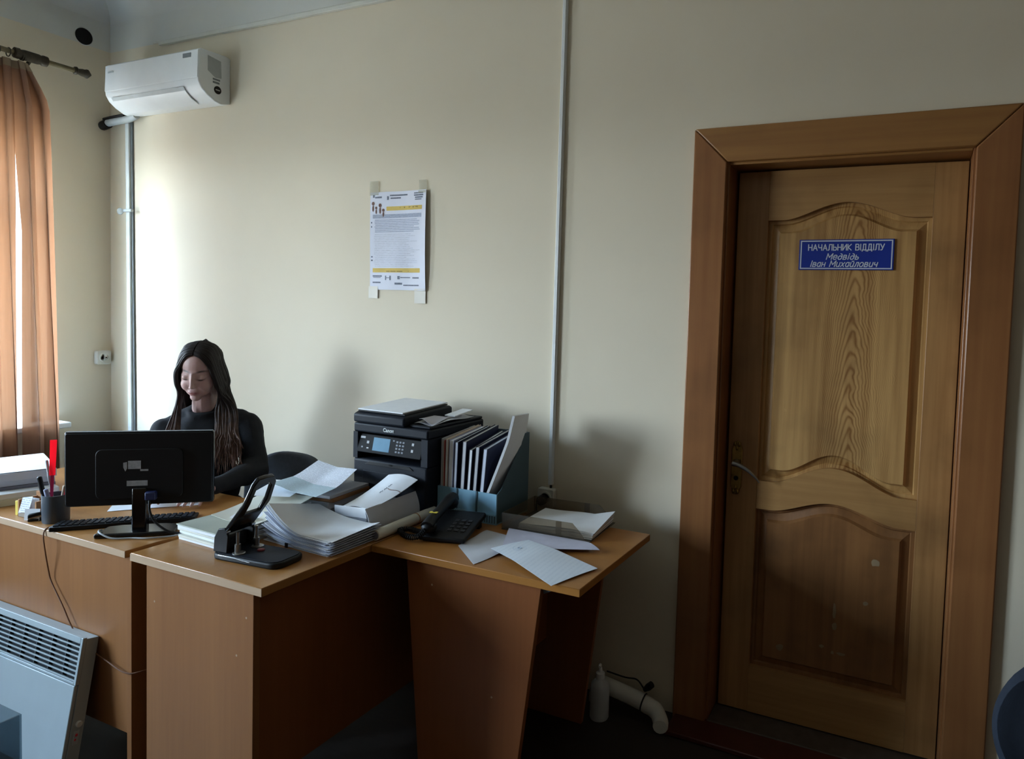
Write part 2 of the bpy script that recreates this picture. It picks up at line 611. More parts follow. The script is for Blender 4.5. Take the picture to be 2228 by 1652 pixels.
wl, ys = MB(), [0.0]
(a0, a1, az0, az1), (b0, b1, _, _) = WINDOWS
wl.box(-0.35, 0, a0, 0, 0, BAND).box(-0.35, 0, b0, a1, 0, BAND).box(-0.35, 0, RY - 0.2, b1, 0, BAND)
for y0, y1, z0, z1 in WINDOWS:
    wl.box(-0.35, 0, y1, y0, 0, z0).box(-0.35, 0, y1, y0, z1, BAND)
wall_left = struct(build('wall_left', wl, M_WALL))
build('upper_band', B(-0.35, 0, RY - 0.2, 0, BAND, RZ), M_WHITEWASH, wall_left)
wall_right = struct(build('wall_right', B(RX, RX + 0.2, RY - 0.2, 0, 0, RZ), M_UNSEENWALL))
wall_front = struct(build('wall_front', B(0, RX, RY - 0.2, RY, 0, RZ), M_UNSEENWALL))

# coved joint between walls and ceiling
def cove(name, a, b, inward):
    a, b, n = Vector(a), Vector(b), Vector(inward)
    r = 0.12
    prof = [(0, 0)] + [(r - r * math.sin(t * math.pi / 12), -r + r * math.cos(t * math.pi / 12)) for t in range(7)][::-1]
    prof = [(0.0, 0.0), (r, 0.0)] + [(r - r * math.sin(R(15 * t)), -r + r * math.cos(R(15 * t))) for t in range(0, 7)][1:]
    pts = [a + n * u + Vector((0, 0, w)) for u, w in prof]
    return struct(build(name, MB().prism(pts, b - a), M_WHITEWASH, smooth=30))
cove('trim_1', (0, 0, RZ), (RX, 0, RZ), (0, -1, 0))
cove('trim_2', (0, 0, RZ), (0, RY, RZ), (1, 0, 0))

# windows: white frames, two sashes each with a vent light above
for i, (y0, y1, z0, z1) in enumerate(WINDOWS):
    w = bpy.data.objects.new('window_%d' % (i + 1), None)
    COL.objects.link(w)
    w.location = (-0.22, (y0 + y1) / 2, z0)
    struct(w)
    hw, h = (y0 - y1) / 2, z1 - z0
    fr = MB().box(-0.04, 0.04, -hw, -hw + 0.06, 0, h).box(-0.04, 0.04, hw - 0.06, hw, 0, h)
    fr.box(-0.04, 0.04, -hw + 0.06, hw - 0.06, 0, 0.06).box(-0.04, 0.04, -hw + 0.06, hw - 0.06, h - 0.06, h)
    build('window_frame', fr, M_WHITE, w, bevel=0.004)
    mc = -0.17 if i == 0 else 0.0
    build('mullion', B(-0.035, 0.035, mc - 0.035, mc + 0.035, 0.06, h - 0.06), M_WHITE, w, bevel=0.004)
    build('transom', MB().box(-0.035, 0.035, -hw + 0.06, mc - 0.035, h * 0.72, h * 0.72 + 0.06).box(-0.035, 0.035, mc + 0.035, hw - 0.06, h * 0.72, h * 0.72 + 0.06), M_WHITE, w, bevel=0.004)
    for s0, s1 in ((-hw + 0.06, mc - 0.035), (mc + 0.035, hw - 0.06)):
        for q0, q1 in ((0.06, h * 0.72), (h * 0.72 + 0.06, h - 0.06)):
            build('pane', B(-0.003, 0.003, s0, s1, q0, q1), M_GLASS, w)
    build('window_sill', B(0.22 - 0.26, 0.22 + 0.15, -hw - 0.12, hw + 0.040, -0.03, 0.0), M_WHITE, w, bevel=0.006)

# door casing: three mitred boards
cas = bpy.data.objects.new('trim_3', None)
COL.objects.link(cas)
cas.location = (4.079, 0, 0)
struct(cas)
ox, ix, ot, it = 0.529, 0.402, 2.243, 2.116
for s in (-1, 1):
    build('casing_board', MB().prism([(s * ox, 0, 0.0), (s * ix, 0, 0.0), (s * ix, 0, it), (s * ox, 0, ot)], (0, -0.028, 0)), M_CASING, cas, bevel=0.005)
    build('jamb', MB().box(*sorted((s * 0.451, s * 0.395)), -0.008, 0.22, 0, 2.15), M_CASING, cas, bevel=0.003)
    build('light_seal_strip', MB().box(*sorted((s * 0.395, s * 0.350)), 0.141, 0.20, 0.0, 2.11), M_CASING, cas, bevel=0.002)  # unseen strips behind the leaf, added to stop light leaking round it
build('casing_board', MB().prism([(-ox + 0.001, 0, ot), (ox - 0.001, 0, ot), (ix - 0.001, 0, it + 0.001), (-ix + 0.001, 0, it + 0.001)], (0, -0.028, 0)), M_CASINGX, cas, bevel=0.005)
build('jamb_head', B(-0.395, 0.395, -0.008, 0.22, 2.108, 2.15), M_CASINGX, cas, bevel=0.003)
build('light_seal_strip', B(-0.35, 0.35, 0.141, 0.20, 2.06, 2.11), M_CASINGX, cas, bevel=0.002)
build('light_seal_strip', B(-0.35, 0.35, 0.141, 0.20, 0.022, 0.05), M_CASINGX, cas, bevel=0.002)
build('door_sill', B(-0.395, 0.395, -0.02, 0.22, 0.0, 0.022), mat('worn_grey_sill', '#4a4038', 0.6, var=0.2, scale=30), cas, bevel=0.004)

# door leaf: stiles, arched rails and raised panels
LX = 4.083
door = bpy.data.objects.new('door_1', None)
COL.objects.link(door)
door.location = (LX, 0.10, 0.028)
struct(door)
W2, LZ = 0.388, 2.072
SL, SR = -0.272, 0.285                         # panel opening, left and right
def arch(x, z0, h):
    t = (x - SL) / (SR - SL)
    t = min(1, max(0, (t - 0.10) / 0.80))
    return z0 + h * (0.5 - 0.5 * math.cos(2 * math.pi * t)) ** 0.85
XS = [SL + (SR - SL) * k / 36 for k in range(37)]
UP_B, UP_T, LO_B, LO_T = 0.905, 1.889, 0.180, 0.797
TH = 0.040
build('stile', B(-W2, SL, 0, TH, 0, LZ), M_DOOR, door, bevel=0.002)
build('stile', B(SR, W2, 0, TH, 0, LZ), M_DOOR, door, bevel=0.002)
e_ = 0.0
def rail(bot, top):
    lo = [(x, 0, bot(x)) for x in XS]
    hi = [(x, 0, top(x)) for x in XS]
    lo[0] = (SL + e_, 0, lo[0][2]); hi[0] = (SL + e_, 0, hi[0][2]); lo[-1] = (SR - e_, 0, lo[-1][2]); hi[-1] = (SR - e_, 0, hi[-1][2])
    mb = MB()
    n = len(lo)
    vs = lo + hi + [(x, TH, z) for x, _, z in lo] + [(x, TH, z) for x, _, z in hi]
    fs = []
    for i in range(n - 1):
        fs += [(i, i + 1, n + i + 1, n + i), (2 * n + i + 1, 2 * n + i, 3 * n + i, 3 * n + i + 1),
               (i + 1, i, 2 * n + i, 2 * n + i + 1), (n + i, n + i + 1, 3 * n + i + 1, 3 * n + i)]
    fs += [(0, n, 3 * n, 2 * n), (n - 1, 3 * n - 1, 4 * n - 1, 2 * n - 1)]
    return mb.add(vs, fs)
build('top_rail', rail(lambda x: arch(x, UP_T, 0.060), lambda x: LZ), M_DOORX, door, smooth=30)
build('lock_rail', rail(lambda x: arch(x, LO_T, 0.055), lambda x: arch(x, UP_B, 0.078)), M_DOORX, door, smooth=30)
build('bottom_rail', rail(lambda x: 0.0, lambda x: LO_B), M_DOORX, door, smooth=30)

def raised_panel(bot, top, ma):
    """Panel sunk behind the rails, with a bevelled raised field."""
    rings = []
    for inset, y in ((0.0, 0.022), (0.012, 0.022), (0.016, 0.028), (0.040, 0.018), (0.048, 0.008), (0.052, 0.008)):
        pts = []
        n = 30
        xl, xr = SL + inset, SR - inset
        xs = [xl + (xr - xl) * k / n for k in range(n + 1)]
        # widen sampled x back to the full opening so the arch keeps its shape
        f = lambda x: SL + (x - xl) / (xr - xl) * (SR - SL)
        pts += [(x, y, bot(f(x)) + inset) for x in xs]
        pts += [(x, y, top(f(x)) - inset) for x in reversed(xs)]
        rings.append(pts)
    mb = MB()
    n = len(rings[0])
    vs = [p for r_ in rings for p in r_]
    fs = []
    for k in range(len(rings) - 1):
        for i in range(n):
            fs.append((k * n + i, k * n + (i + 1) % n, (k + 1) * n + (i + 1) % n, (k + 1) * n + i))
    b = (len(rings) - 1) * n
    h = n // 2
    for i in range(h - 1):
        fs.append((b + i, b + i + 1, b + n - 2 - i, b + n - 1 - i))
    # back plate
    o = len(vs)
    vs += [(x, 0.034, z) for x, _, z in rings[0]]
    for i in range(h - 1):
        fs.append((o + i + 1, o + i, o + n - 1 - i, o + n - 2 - i))
    for i in range(n):
        fs.append((o + i, o + (i + 1) % n, (i + 1) % n, i))
    mb.add(vs, fs)
    return build('panel', mb, ma, door, smooth=25)
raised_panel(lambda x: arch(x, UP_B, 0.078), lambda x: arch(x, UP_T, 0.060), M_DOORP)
raised_panel(lambda x: LO_B, lambda x: arch(x, LO_T, 0.055), wood('varnished_ash_lower_shaded', '#6c4524', '#98693d', 'Z', 0.42, 50, 0.6, stain=0.5))  # darker ash copy; the light's falloff towards the floor is in its colour
# scuffed white paint flecks on the lower panel
fl = MB()
for cx, cz, w, h in ((0.16, 0.66, 0.018, 0.014), (0.135, 0.505, 0.010, 0.010), (0.03, 0.455, 0.006, 0.035), (0.034, 0.40, 0.010, 0.014), (-0.01, 0.315, 0.010, 0.006), (0.06, 0.30, 0.016, 0.006), (-0.16, 0.275, 0.013, 0.014), (0.03, 0.30, 0.006, 0.008)):
    pts = [(cx + w * math.cos(a) * random.uniform(.7, 1.2), 0.0081, cz + h * math.sin(a) * random.uniform(.7, 1.2)) for a in [R(40 * k) for k in range(9)]]
    fl.prism(pts, (0, -0.0006, 0))
build('paint_fleck', fl, mat('old_paint_fleck', '#8f7a5c', 0.8, var=0.2), door, label='pale scuffed flecks on the lower panel')

# lever handle on an ornate plate
hp = thing('tmp', 'x', 'x')
bpy.data.objects.remove(hp)
PXL = -0.352
pl = [(0.0, 0.105), (0.012, 0.100), (0.017, 0.082), (0.021, 0.070), (0.021, -0.070), (0.017, -0.080), (0.012, -0.096), (0.0, -0.105)]
plate = [(PXL + x, 0, 0.945 + z) for x, z in pl] + [(PXL - x, 0, 0.945 + z) for x, z in pl[::-1][1:-1]]
hplate = build('handle_plate', MB().prism(plate, (0, -0.006, 0)), M_BRASS, door, bevel=0.0025, label='aged brass lock plate')
scroll = MB()
for zz, sgn in ((0.945 + 0.092, 1), (0.945 - 0.092, -1)):
    for s in (-1, 1):
        scroll.ell((PXL + s * 0.008, -0.008, zz), (0.006, 0.005, 0.010))
    scroll.ell((PXL, -0.008, zz - sgn * 0.016), (0.005, 0.004, 0.009))
build('scroll_ornament', scroll, M_BRASS, hplate, smooth=True)
build('keyhole', MB().lathe([(0.009, 0.0), (0.009, -0.002), (0.004, -0.002)], 16, (PXL, -0.0062, 0.905), 'Y'), M_DARK, hplate)
lever = MB().lathe([(0.012, 0), (0.012, -0.012), (0.009, -0.016), (0.009, -0.045)], 16, (PXL, -0.006, 0.968), 'Y')
lev = catmull([(PXL - 0.004, -0.050, 0.970), (PXL + 0.02, -0.053, 0.966), (PXL + 0.055, -0.053, 0.950), (PXL + 0.085, -0.050, 0.925), (PXL + 0.098, -0.048, 0.908)], 5)
lever.tube(lev, [0.011 - 0.0085 * i / (len(lev) - 1) for i in range(len(lev))], 10)
build('handle', lever, M_STEEL, hplate, smooth=True, label='worn steel lever handle')

# red-brown painted step along the door
struct(build('trim_4', B(3.56, 4.66, -0.150, -0.001, 0.0, 0.018), M_FLOORRED, bevel=0.004))

# ================================================================== FURNITURE
TZ = 0.75
# ---- desk under the monitor (runs along the room, front board towards the camera)
d = thing('desk', 'beech laminate desk with a plain front panel behind the white heater', 'desk', (1.42, -0.88, 0))
x0, x1, y0, y1 = -0.67, 0.674, -0.30, 0.30
build('tabletop', B(x0, x1, y0, y1, TZ - 0.024, TZ), M_BEECH_X, d, bevel=0.002)
build('edge_band', B(x0, x1, y0 - 0.0015, y0, TZ - 0.022, TZ - 0.002), M_EDGE, d)
build('front_panel', B(x0 + 0.03, x1 - 0.022, y0 + 0.020, y0 + 0.038, 0.14, TZ - 0.024), M_BEECH, d)
build('leg_panel', B(x1 - 0.022, x1 + 0.002, y0 + 0.018, y1 - 0.03, 0, TZ - 0.024), M_BEECH, d, bevel=0.0015)
build('leg_panel', B(x0 + 0.006, x0 + 0.03, y0 + 0.018, y1 - 0.03, 0, TZ - 0.024), M_BEECH, d, bevel=0.0015)

# ---- desk standing end-on to the camera
d = thing('desk', 'beech laminate desk standing end-on with the hole punch and files on top', 'desk', (2.416, -0.62, 0))
x0, x1, y0, y1 = -0.292, 0.290, -0.562, 0.562
build('tabletop', B(x0, x1, y0, y1, TZ - 0.026, TZ), wood('beech_laminate_top_y', '#93602f', '#b07f48', 'Y', 0.30, 70, 0.9, bump=0.02), d, bevel=0.002)
build('edge_band', B(x0, x1, y0 - 0.0015, y0, TZ - 0.024, TZ - 0.002), M_EDGE, d)
build('end_panel', B(x0 + 0.047, x1 - 0.056, y0 + 0.02, y0 + 0.042, 0, TZ - 0.026), M_BEECH, d, bevel=0.0015)
build('end_panel', B(x0 + 0.047, x1 - 0.056, y1 - 0.06, y1 - 0.038, 0, TZ - 0.026), M_BEECH, d, bevel=0.0015)
build('side_panel', B(x1 - 0.076, x1 - 0.058, y0 + 0.042, y1 - 0.06, 0.125, TZ - 0.026), M_CHERRY, d)
for sx, sz in ((-0.205, 0.605), (0.165, 0.52), (0.205, 0.64)):
    build('cover_cap', MB().lathe([(0.0035, 0), (0.0035, -0.0004), (0.0025, -0.0006)], 12, (sx, y0 + 0.0199, sz), 'Y'), M_EDGE, d)

# ---- side table against the wall with trapezoid legs
d = thing('side_table', 'cherry laminate table with tapering leg panels beside the door', 'table', (3.10, -0.468, 0))
x0, x1, y0, y1 = -0.388, 0.388, -0.290, 0.290
build('tabletop', B(x0, x1, y0, y1, TZ - 0.024, TZ), M_CHERRY_X, d, bevel=0.002)
build('edge_band', B(x0, x1, y0 - 0.0015, y0, TZ - 0.022, TZ - 0.002), M_CHERRY_X, d)
for yy in (y0 + 0.035, y1 - 0.055):
    build('leg_panel', MB().prism([(-0.272, yy, TZ - 0.024), (0.243, yy, TZ - 0.024), (0.158, yy, 0), (-0.205, yy, 0)], (0, 0.020, 0)), M_CHERRY, d, bevel=0.0015)
build('stretcher', B(-0.02, 0.0, y0 + 0.055, y1 - 0.055, 0.30, TZ - 0.024), M_CHERRY, d)
for sx, sz in ((-0.165, 0.645), (0.075, 0.33)):
    build('cover_cap', MB().lathe([(0.0035, 0), (0.0035, -0.0004), (0.0025, -0.0006)], 12, (sx, y0 + 0.0349, sz), 'Y'), M_EDGE, d)
build('corner_bracket', MB().prism([(0.243, y0 + 0.035, TZ - 0.024), (0.31, y0 + 0.05, TZ - 0.024), (0.243, y0 + 0.05, TZ - 0.06)], (0, 0.02, 0)), M_MIDGREY, d)

# ---- out-of-frame desk at the camera's left that carries the near tray
d = thing('desk', 'desk nearest the camera under the smoky tray at the bottom left corner', 'desk', (2.60, -2.33, 0))
x0, x1, y0, y1 = -0.62, 0.52, -0.36, 0.36
build('tabletop', B(x0, x1, y0, y1, TZ - 0.024, TZ), M_BEECH_X, d, bevel=0.002)
for xx in (x0 + 0.03, x1 - 0.05):
    build('leg_panel', B(xx, xx + 0.02, y0 + 0.03, y1 - 0.03, 0, TZ - 0.024), M_BEECH, d)
build('modesty_panel', B(x0 + 0.05, x1 - 0.05, 0.0, 0.018, 0.30, TZ - 0.024), M_BEECH, d)

# ---- office chair behind the desk
def office_chair(name, label, loc, rz, fab, backw, backh, z_top, seat_z=0.47):
    c = thing(name, label, 'chair', loc, rz)
    s = MB()
    pts = rrect(0.46, 0.44, 0.10, 6)
    s.prism([(x, y, seat_z - 0.06) for x, y in pts], (0, 0, 0.06))
    build('seat', s, fab, c, bevel=0.018, seg=3)
    # curved, rounded backrest
    def bk(u, v):
        x = (u - 0.5) * backw
        e = abs(2 * u - 1)
        ht = backh * (1 - 0.30 * e ** 3.2)
        z = z_top - backh + backh * 0.10 * e ** 3 + (ht - backh * 0.10 * e ** 3) * v
        y = 0.235 + 0.02 * v - 0.055 * (2 * u - 1) ** 2
        return (x, y, z)
    build('backrest', MB().grid(bk, 18, 12), fab, c, solid=0.045, bevel=0.014, seg=3, smooth=60)
    build('back_support', MB().tube(catmull([(0, 0.05, seat_z - 0.08), (0, 0.24, seat_z - 0.08), (0, 0.300, seat_z + 0.03), (0, 0.285, z_top - backh * 0.6)], 6), 0.016, 10), M_BLACK, c, smooth=True)
    build('column', MB().lathe([(0.026, 0.10), (0.026, 0.28), (0.016, 0.28), (0.016, seat_z - 0.06)], 16), M_BLACK, c, smooth=True)
    for k in range(5):
        a = R(72 * k + 20)
        ca, sa = math.cos(a), math.sin(a)
        build('base_leg', MB().tube([(0.02 * ca, 0.02 * sa, 0.105), (0.15 * ca, 0.15 * sa, 0.092), (0.28 * ca, 0.28 * sa, 0.072)], [0.022, 0.017, 0.013], 8), M_BLACK, c, smooth=True)
        build('caster', MB().lathe([(0.024, -0.018), (0.029, -0.010), (0.029, 0.010), (0.024, 0.018)], 16, (0, 0, 0), 'Y').xform(Matrix.Translation((0.28 * ca, 0.28 * sa, 0.0295)) @ Matrix.Rotation(a, 4, 'Z')), M_BLACK, c, smooth=True)
    return c
office_chair('office_chair', 'charcoal office chair with rounded backrest behind the seated woman', (1.712, -0.435, 0), 0, M_FABRIC, 0.52, 0.42, 0.850)

# ---- visitor chair whose rounded back edge shows at the right of the frame
c = thing('visitor_chair', 'dark blue visitor chair cut off by the right edge of the picture', 'chair', (4.752, -0.86, 0), -8)
build('seat', MB().prism([(x, y, 0.42) for x, y in rrect(0.46, 0.44, 0.07, 6)], (0, 0, 0.05)), M_FABRICB, c, bevel=0.015, seg=3)
def vb(u, v):
    e = abs(2 * u - 1)
    w = 0.225 * (0.72 + 0.28 * math.sin(math.pi * min(1, 0.15 + v * 0.85)) ** 0.7)
    return ((2 * u - 1) * w, 0.225 + 0.06 * v - 0.04 * e * e, 0.47 + 0.27 * v - 0.03 * e ** 4 * (2 * v - 1))
build('backrest', MB().grid(vb, 16, 12), M_FABRICB, c, solid=0.035, bevel=0.011, seg=3, smooth=60)
for sx in (-0.20, 0.20):
    build('leg', MB().tube([(sx, -0.19, 0), (sx, -0.18, 0.42)], 0.011, 8), M_BLACK, c, smooth=True)
    build('leg', MB().tube(catmull([(sx, 0.24, 0), (sx, 0.20, 0.30), (sx * 0.8, 0.225, 0.5), (sx * 0.7, 0.255, 0.62)], 5), 0.011, 8), M_BLACK, c, smooth=True)

# ================================================================== ON THE WALLS
# ---- split air conditioner
a = thing('air_conditioner', 'white split air conditioner mounted high in the corner', 'air conditioner', (0.635, 0, 2.56))
hw = 0.378
prof = [(0, 0.013), (-0.05, 0.0), (-0.085, 0.006), (-0.125, 0.026), (-0.158, 0.052), (-0.176, 0.082), (-0.179, 0.11), (-0.174, 0.235), (-0.165, 0.248), (-0.03, 0.252), (0, 0.248)]
build('housing', MB().prism([(-hw, y, z) for y, z in prof], (2 * hw, 0, 0)), M_WHITE, a, bevel=0.006, seg=3)
fp = [(-0.1785, 0.098), (-0.1815, 0.104), (-0.1768, 0.238), (-0.1725, 0.238)]
build('front_panel', MB().prism([(-hw + 0.003, y, z) for y, z in fp], (2 * hw - 0.006, 0, 0)), M_WHITE, a, bevel=0.0015)
fl = [(-0.1615, 0.053), (-0.129, 0.0235), (-0.088, 0.0035), (-0.090, 0.0005), (-0.132, 0.0195), (-0.1645, 0.050)]
flap = build('air_flap', MB().prism([(-hw + 0.05, y, z) for y, z in fl], (2 * hw - 0.17, 0, 0)), M_WHITE, a, bevel=0.001)
build('flap_gap', MB().prism([(-hw + 0.048, y, z) for y, z in ((-0.1600, 0.050), (-0.1715, 0.066), (-0.1745, 0.066), (-0.1635, 0.050))], (2 * hw - 0.166, 0, 0)), M_GREYPL, a)
build('brand_badge', B(hw - 0.115, hw - 0.055, -0.1800, -0.1770, 0.205, 0.226), M_MIDGREY, a, label='small grey badge')
build('display_mark', B(-hw + 0.03, -hw + 0.075, -0.1805, -0.1785, 0.196, 0.204), M_GREYPL, a)
build('energy_label', MB().prism([(hw, -0.128, 0.225), (hw, -0.055, 0.215), (hw, -0.052, 0.130), (hw, -0.085, 0.125), (hw, -0.128, 0.15)], (0.0008, 0, 0)), M_GREYPL, a, label='greyish energy sticker')
build('side_text', MB().box(hw, hw + 0.0008, -0.100, -0.060, 0.112, 0.121).box(hw, hw + 0.0008, -0.100, -0.063, 0.096, 0.106), M_MIDGREY, a)
rs = build('round_sticker', MB().lathe([(0.020, 0), (0.020, 0.001), (0.019, 0.0012)], 24, (hw, -0.073, 0.066), 'X'), M_BLACK, a, label='round black sticker')
build('sticker_print', B(hw + 0.0012, hw + 0.0016, -0.085, -0.061, 0.063, 0.069), M_LABEL, rs)
build('mounting_clip', MB().box(-0.165, -0.150, -0.03, 0.0, 0.2515, 0.275).box(-0.140, -0.128, -0.03, 0.0, 0.2515, 0.272), M_GREYPL, a)

# ---- insulated pipe from the unit into the side wall
p = thing('insulated_pipe', 'short insulated pipe with black end below the air conditioner', 'pipe', (0.0, -0.045, 2.545))
build('foam_sleeve', MB().tube(catmull([(0.055, 0, 0.0), (0.14, 0, 0.004), (0.24, 0, 0.008), (0.31, 0.0, 0.022)], 5), 0.020, 12), M_GREYPL, p, smooth=True)
build('black_sleeve', MB().tube(catmull([(0.0, 0.004, -0.010), (0.028, 0, -0.008), (0.055, 0, -0.002)], 5), [0.026] * 11, 14), M_BLACK, p, smooth=True)
build('black_wrap', MB().tube(catmull([(0.03, -0.008, 0.022), (0.12, -0.010, 0.026), (0.22, -0.010, 0.030)], 5), 0.009, 8), M_BLACK, p, smooth=True)

# ---- vertical duct below the air conditioner
p = thing('pipe_duct', 'narrow pale vertical duct running down the wall in the corner', 'duct', (0.2, 0, 0))
build('duct', MB().prism([(-0.030, 0, 2.555), (0.002, 0, 2.555), (0.036, 0, 0.10), (0.004, 0, 0.10)], (0, -0.022, 0)), mat('pale_blue_grey_duct', '#cfd6d6', 0.5), p, bevel=0.003)
build('cable', MB().tube([(0.009, -0.006, 2.55), (0.022, -0.006, 1.6), (0.031, -0.006, 1.05), (0.043, -0.006, 0.10)], 0.006, 8), M_MIDGREY, p, smooth=True)  # grey tube added for the dark line of the duct's shadow
build('side_cable', MB().tube(catmull([(-0.045, -0.004, 2.54), (-0.043, -0.004, 2.3), (-0.036, -0.004, 2.08)], 5), 0.003, 6), M_GREYPL, p, smooth=True)
h = thing('cable_clip', 'small clear plastic clip on the corner duct', 'clip', (0.185, -0.03, 2.045))
build('clip_bar', MB().box(-0.02, 0.065, -0.008, 0.006, -0.008, 0.008), M_GREYPL, h, bevel=0.002)
build('clip_knob', MB().ell((-0.025, -0.012, -0.004), (0.020, 0.014, 0.020)), M_CLEAR, h, smooth=True)

# ---- white lump of packaging at the foot of the duct, behind the monitor
w = thing('plastic_bag', 'crumpled white plastic bag behind the monitor by the corner duct', 'bag', (0.38, -0.12, 0.0))
bag = MB().ell((0, 0, 0.40), (0.12, 0.075, 0.40), nu=28, nv=20)
bag.v = [tuple(Vector(q) + Vector(q).normalized() * 0.012 * mnoise.noise(Vector(q) * 18)) for q in bag.v]
bag.v = [(x, y, max(0.002, z if z < 0.78 else 0.78 + (z - 0.78) * 0.4 + 0.012 * mnoise.noise(Vector((x * 40, y * 40, 0))))) for x, y, z in bag.v]
build('bag_body', bag, mat('white_crinkled_plastic', '#d8dcdf', 0.5, bump=0.5, bscale=40), w, smooth=70)

# ---- cable channels
ch = thing('cable_channel', 'thin white cable channel along the top of the wall', 'cable channel', (0.0, 0, 2.942))
build('channel', B(0.46, RX - 0.01, -0.020, 0.0, 0.0, 0.018), M_OFFWHITE, ch, bevel=0.002)
build('cable', MB().tube([(0.40, -0.008, 0.022), (2.0, -0.008, 0.024), (4.2, -0.008, 0.024), (RX - 0.02, -0.008, 0.022)], 0.004, 6), M_OFFWHITE, ch, smooth=True)
ch = thing('cable_channel', 'long white vertical cable channel between poster and door', 'cable channel', (2.976, 0, 0))
build('channel', MB().prism([(-0.007, 0, 0.83), (0.013, 0, 0.83), (0.017, 0, 2.940), (-0.003, 0, 2.940)], (0, -0.016, 0)), M_WHITE, ch, bevel=0.002)
build('channel_lid', MB().prism([(-0.004, -0.016, 0.83), (0.010, -0.016, 0.83), (0.014, -0.016, 2.940), (0.0, -0.016, 2.940)], (0, -0.003, 0)), M_WHITE, ch, bevel=0.001)
build('cable', MB().tube([(0.003, -0.008, 0.81), (0.003, -0.008, 0.832)], 0.005, 8), M_BLACK, ch)

# ---- sockets
def socket(name, label, loc, rz, plug):
    s = thing(name, label, 'socket', loc, rz)
    build('back_box', MB().prism([(x, 0, z) for x, z in rrect(0.078, 0.080, 0.010, 4)], (0, -0.030, 0)), M_OFFWHITE, s, bevel=0.004, seg=3)
    f = build('socket_face', MB().lathe([(0.029, -0.030), (0.029, -0.034), (0.022, -0.034), (0.020, -0.024)], 28, (0, 0, 0), 'Y'), M_OFFWHITE, s, smooth=30)
    for sx in (-0.0095, 0.0095):
        build('pin_hole', MB().lathe([(0.003, -0.0345), (0.003, -0.026)], 10, (sx, 0, 0), 'Y'), M_DARK, f)
    return s
socket('wall_socket', 'white socket on the window wall near the corner', (0, -0.054, 1.197), 90, False)
s = socket('wall_socket', 'white socket with a black plug below the long cable channel', (2.966, 0, 0.775), 0, True)
pg = thing('power_plug', 'round black plug in the socket behind the file holder', 'plug', (2.960, -0.035, 0.770))
build('plug_body', MB().lathe([(0.020, 0.0), (0.021, -0.010), (0.019, -0.028), (0.010, -0.036), (0.007, -0.050)], 20, (0, 0, 0), 'Y'), M_BLACK, pg, smooth=True)
build('plug_cord', MB().tube(catmull([(0, -0.048, 0), (0.005, -0.066, -0.010), (0.010, -0.072, -0.08), (0.012, -0.066, -0.30), (0.02, -0.02, -0.60)], 6), 0.004, 8), M_BLACK, pg, smooth=True)

# ---- round flue hole in the white band
v = thing('flue_hole', 'round black open flue hole high on the window wall', 'vent', (0, -0.141, 3.004))
build('hole_rim', MB().lathe([(0.049, 0.0005), (0.048, 0.002), (0.046, 0.003), (0.045, 0.001)], 28, (0, 0, 0), 'X'), M_WHITEWASH, v, smooth=30)
build('hole_inside', MB().lathe([(0.044, 0.0006), (0.044, 0.0045), (0.020, 0.0030), (0.001, 0.0020)], 28, (0, 0, 0), 'X'), M_DARK, v)  # shallow black disc on the wall; the hole's darkness is only colour

# ---- poster
po = thing('poster', 'printed white notice taped to the middle of the wall', 'poster', (2.143, 0, 1.852))
PWD, PHT = 0.332, 0.452
def psurf(u, v, off=0.0):
    x = (u - 0.5) * PWD + 0.004 * (v - 0.5)
    z = (0.5 - v) * PHT
    y = -0.004 - 0.016 * max(0, (u - 0.55) / 0.45) ** 2 * (0.4 + 0.6 * math.sin(math.pi * min(1, v * 0.9 + 0.1))) - 0.0015 * math.sin(u * 9 + v * 5) - off
    return (x, y, z)
build('sheet', MB().grid(psurf, 20, 24), mat('poster_paper', '#d4d8e6', 0.6, var=0.02), po, solid=0.0006, smooth=80)
def patch(name, rects, ma, lab=None):
    mb = MB()
    for u0, u1, v0, v1 in rects:
        mb.grid(lambda a_, b_: psurf(u0 + (u1 - u0) * a_, v0 + (v1 - v0) * b_, 0.0009), 8, 2)
    q = build(name, mb, ma, po, label=lab)
    if len(rects) > 1:
        q['kind'] = 'stuff'
    return q
patch('header_mark', [(.05, .08, .025, .055), (.09, .21, .045, .062), (.30, .33, .045, .082), (.35, .66, .032, .046), (.36, .54, .060, .074), (.78, .95, .022, .034), (.78, .95, .042, .056), (.80, .94, .064, .078), (.80, .92, .086, .096)], M_INKDARK)
patch('gold_banner', [(.29, .93, .150, .192)], M_GOLD)
patch('gold_banner', [(.05, .90, .778, .822)], M_GOLD)
patch('banner_print', [(.31, .42, .158, .172), (.47, .90, .158, .172), (.30, .70, .806, .815)], mat('print_olive', '#8d7a3c', .7, var=.2))
patch('heading_box', [(.05, .92, .228, .268)], M_INKBLUE)
rects = []
vv = 0.282
while vv < 0.41:
    rects.append((.08 + random.uniform(0, .02), .90 - random.uniform(0, .12), vv, vv + .009)); vv += .017
patch('text_lines', rects, M_INKBLUE)
rects = []
vv = 0.43
while vv < 0.76:
    rects.append((.07 + random.uniform(0, .02), .90 - random.uniform(0, .25), vv, vv + .007)); vv += .018
patch('faint_text_lines', rects, M_INKLIGHT)
patch('footer_mark', [(.05, .22, .852, .866), (.06, .20, .872, .878), (.28, .30, .855, .90), (.36, .38, .855, .90), (.30, .36, .874, .880), (.50, .54, .858, .89), (.55, .72, .868, .878), (.76, .88, .868, .882), (.05, .20, .918, .932), (.45, .58, .925, .945), (.60, .88, .945, .957), (.02, .04, .302, .318), (.02, .04, .345, .36), (.02, .05, .655, .668), (.02, .05, .690, .705)], M_INKDARK)
fig = MB()
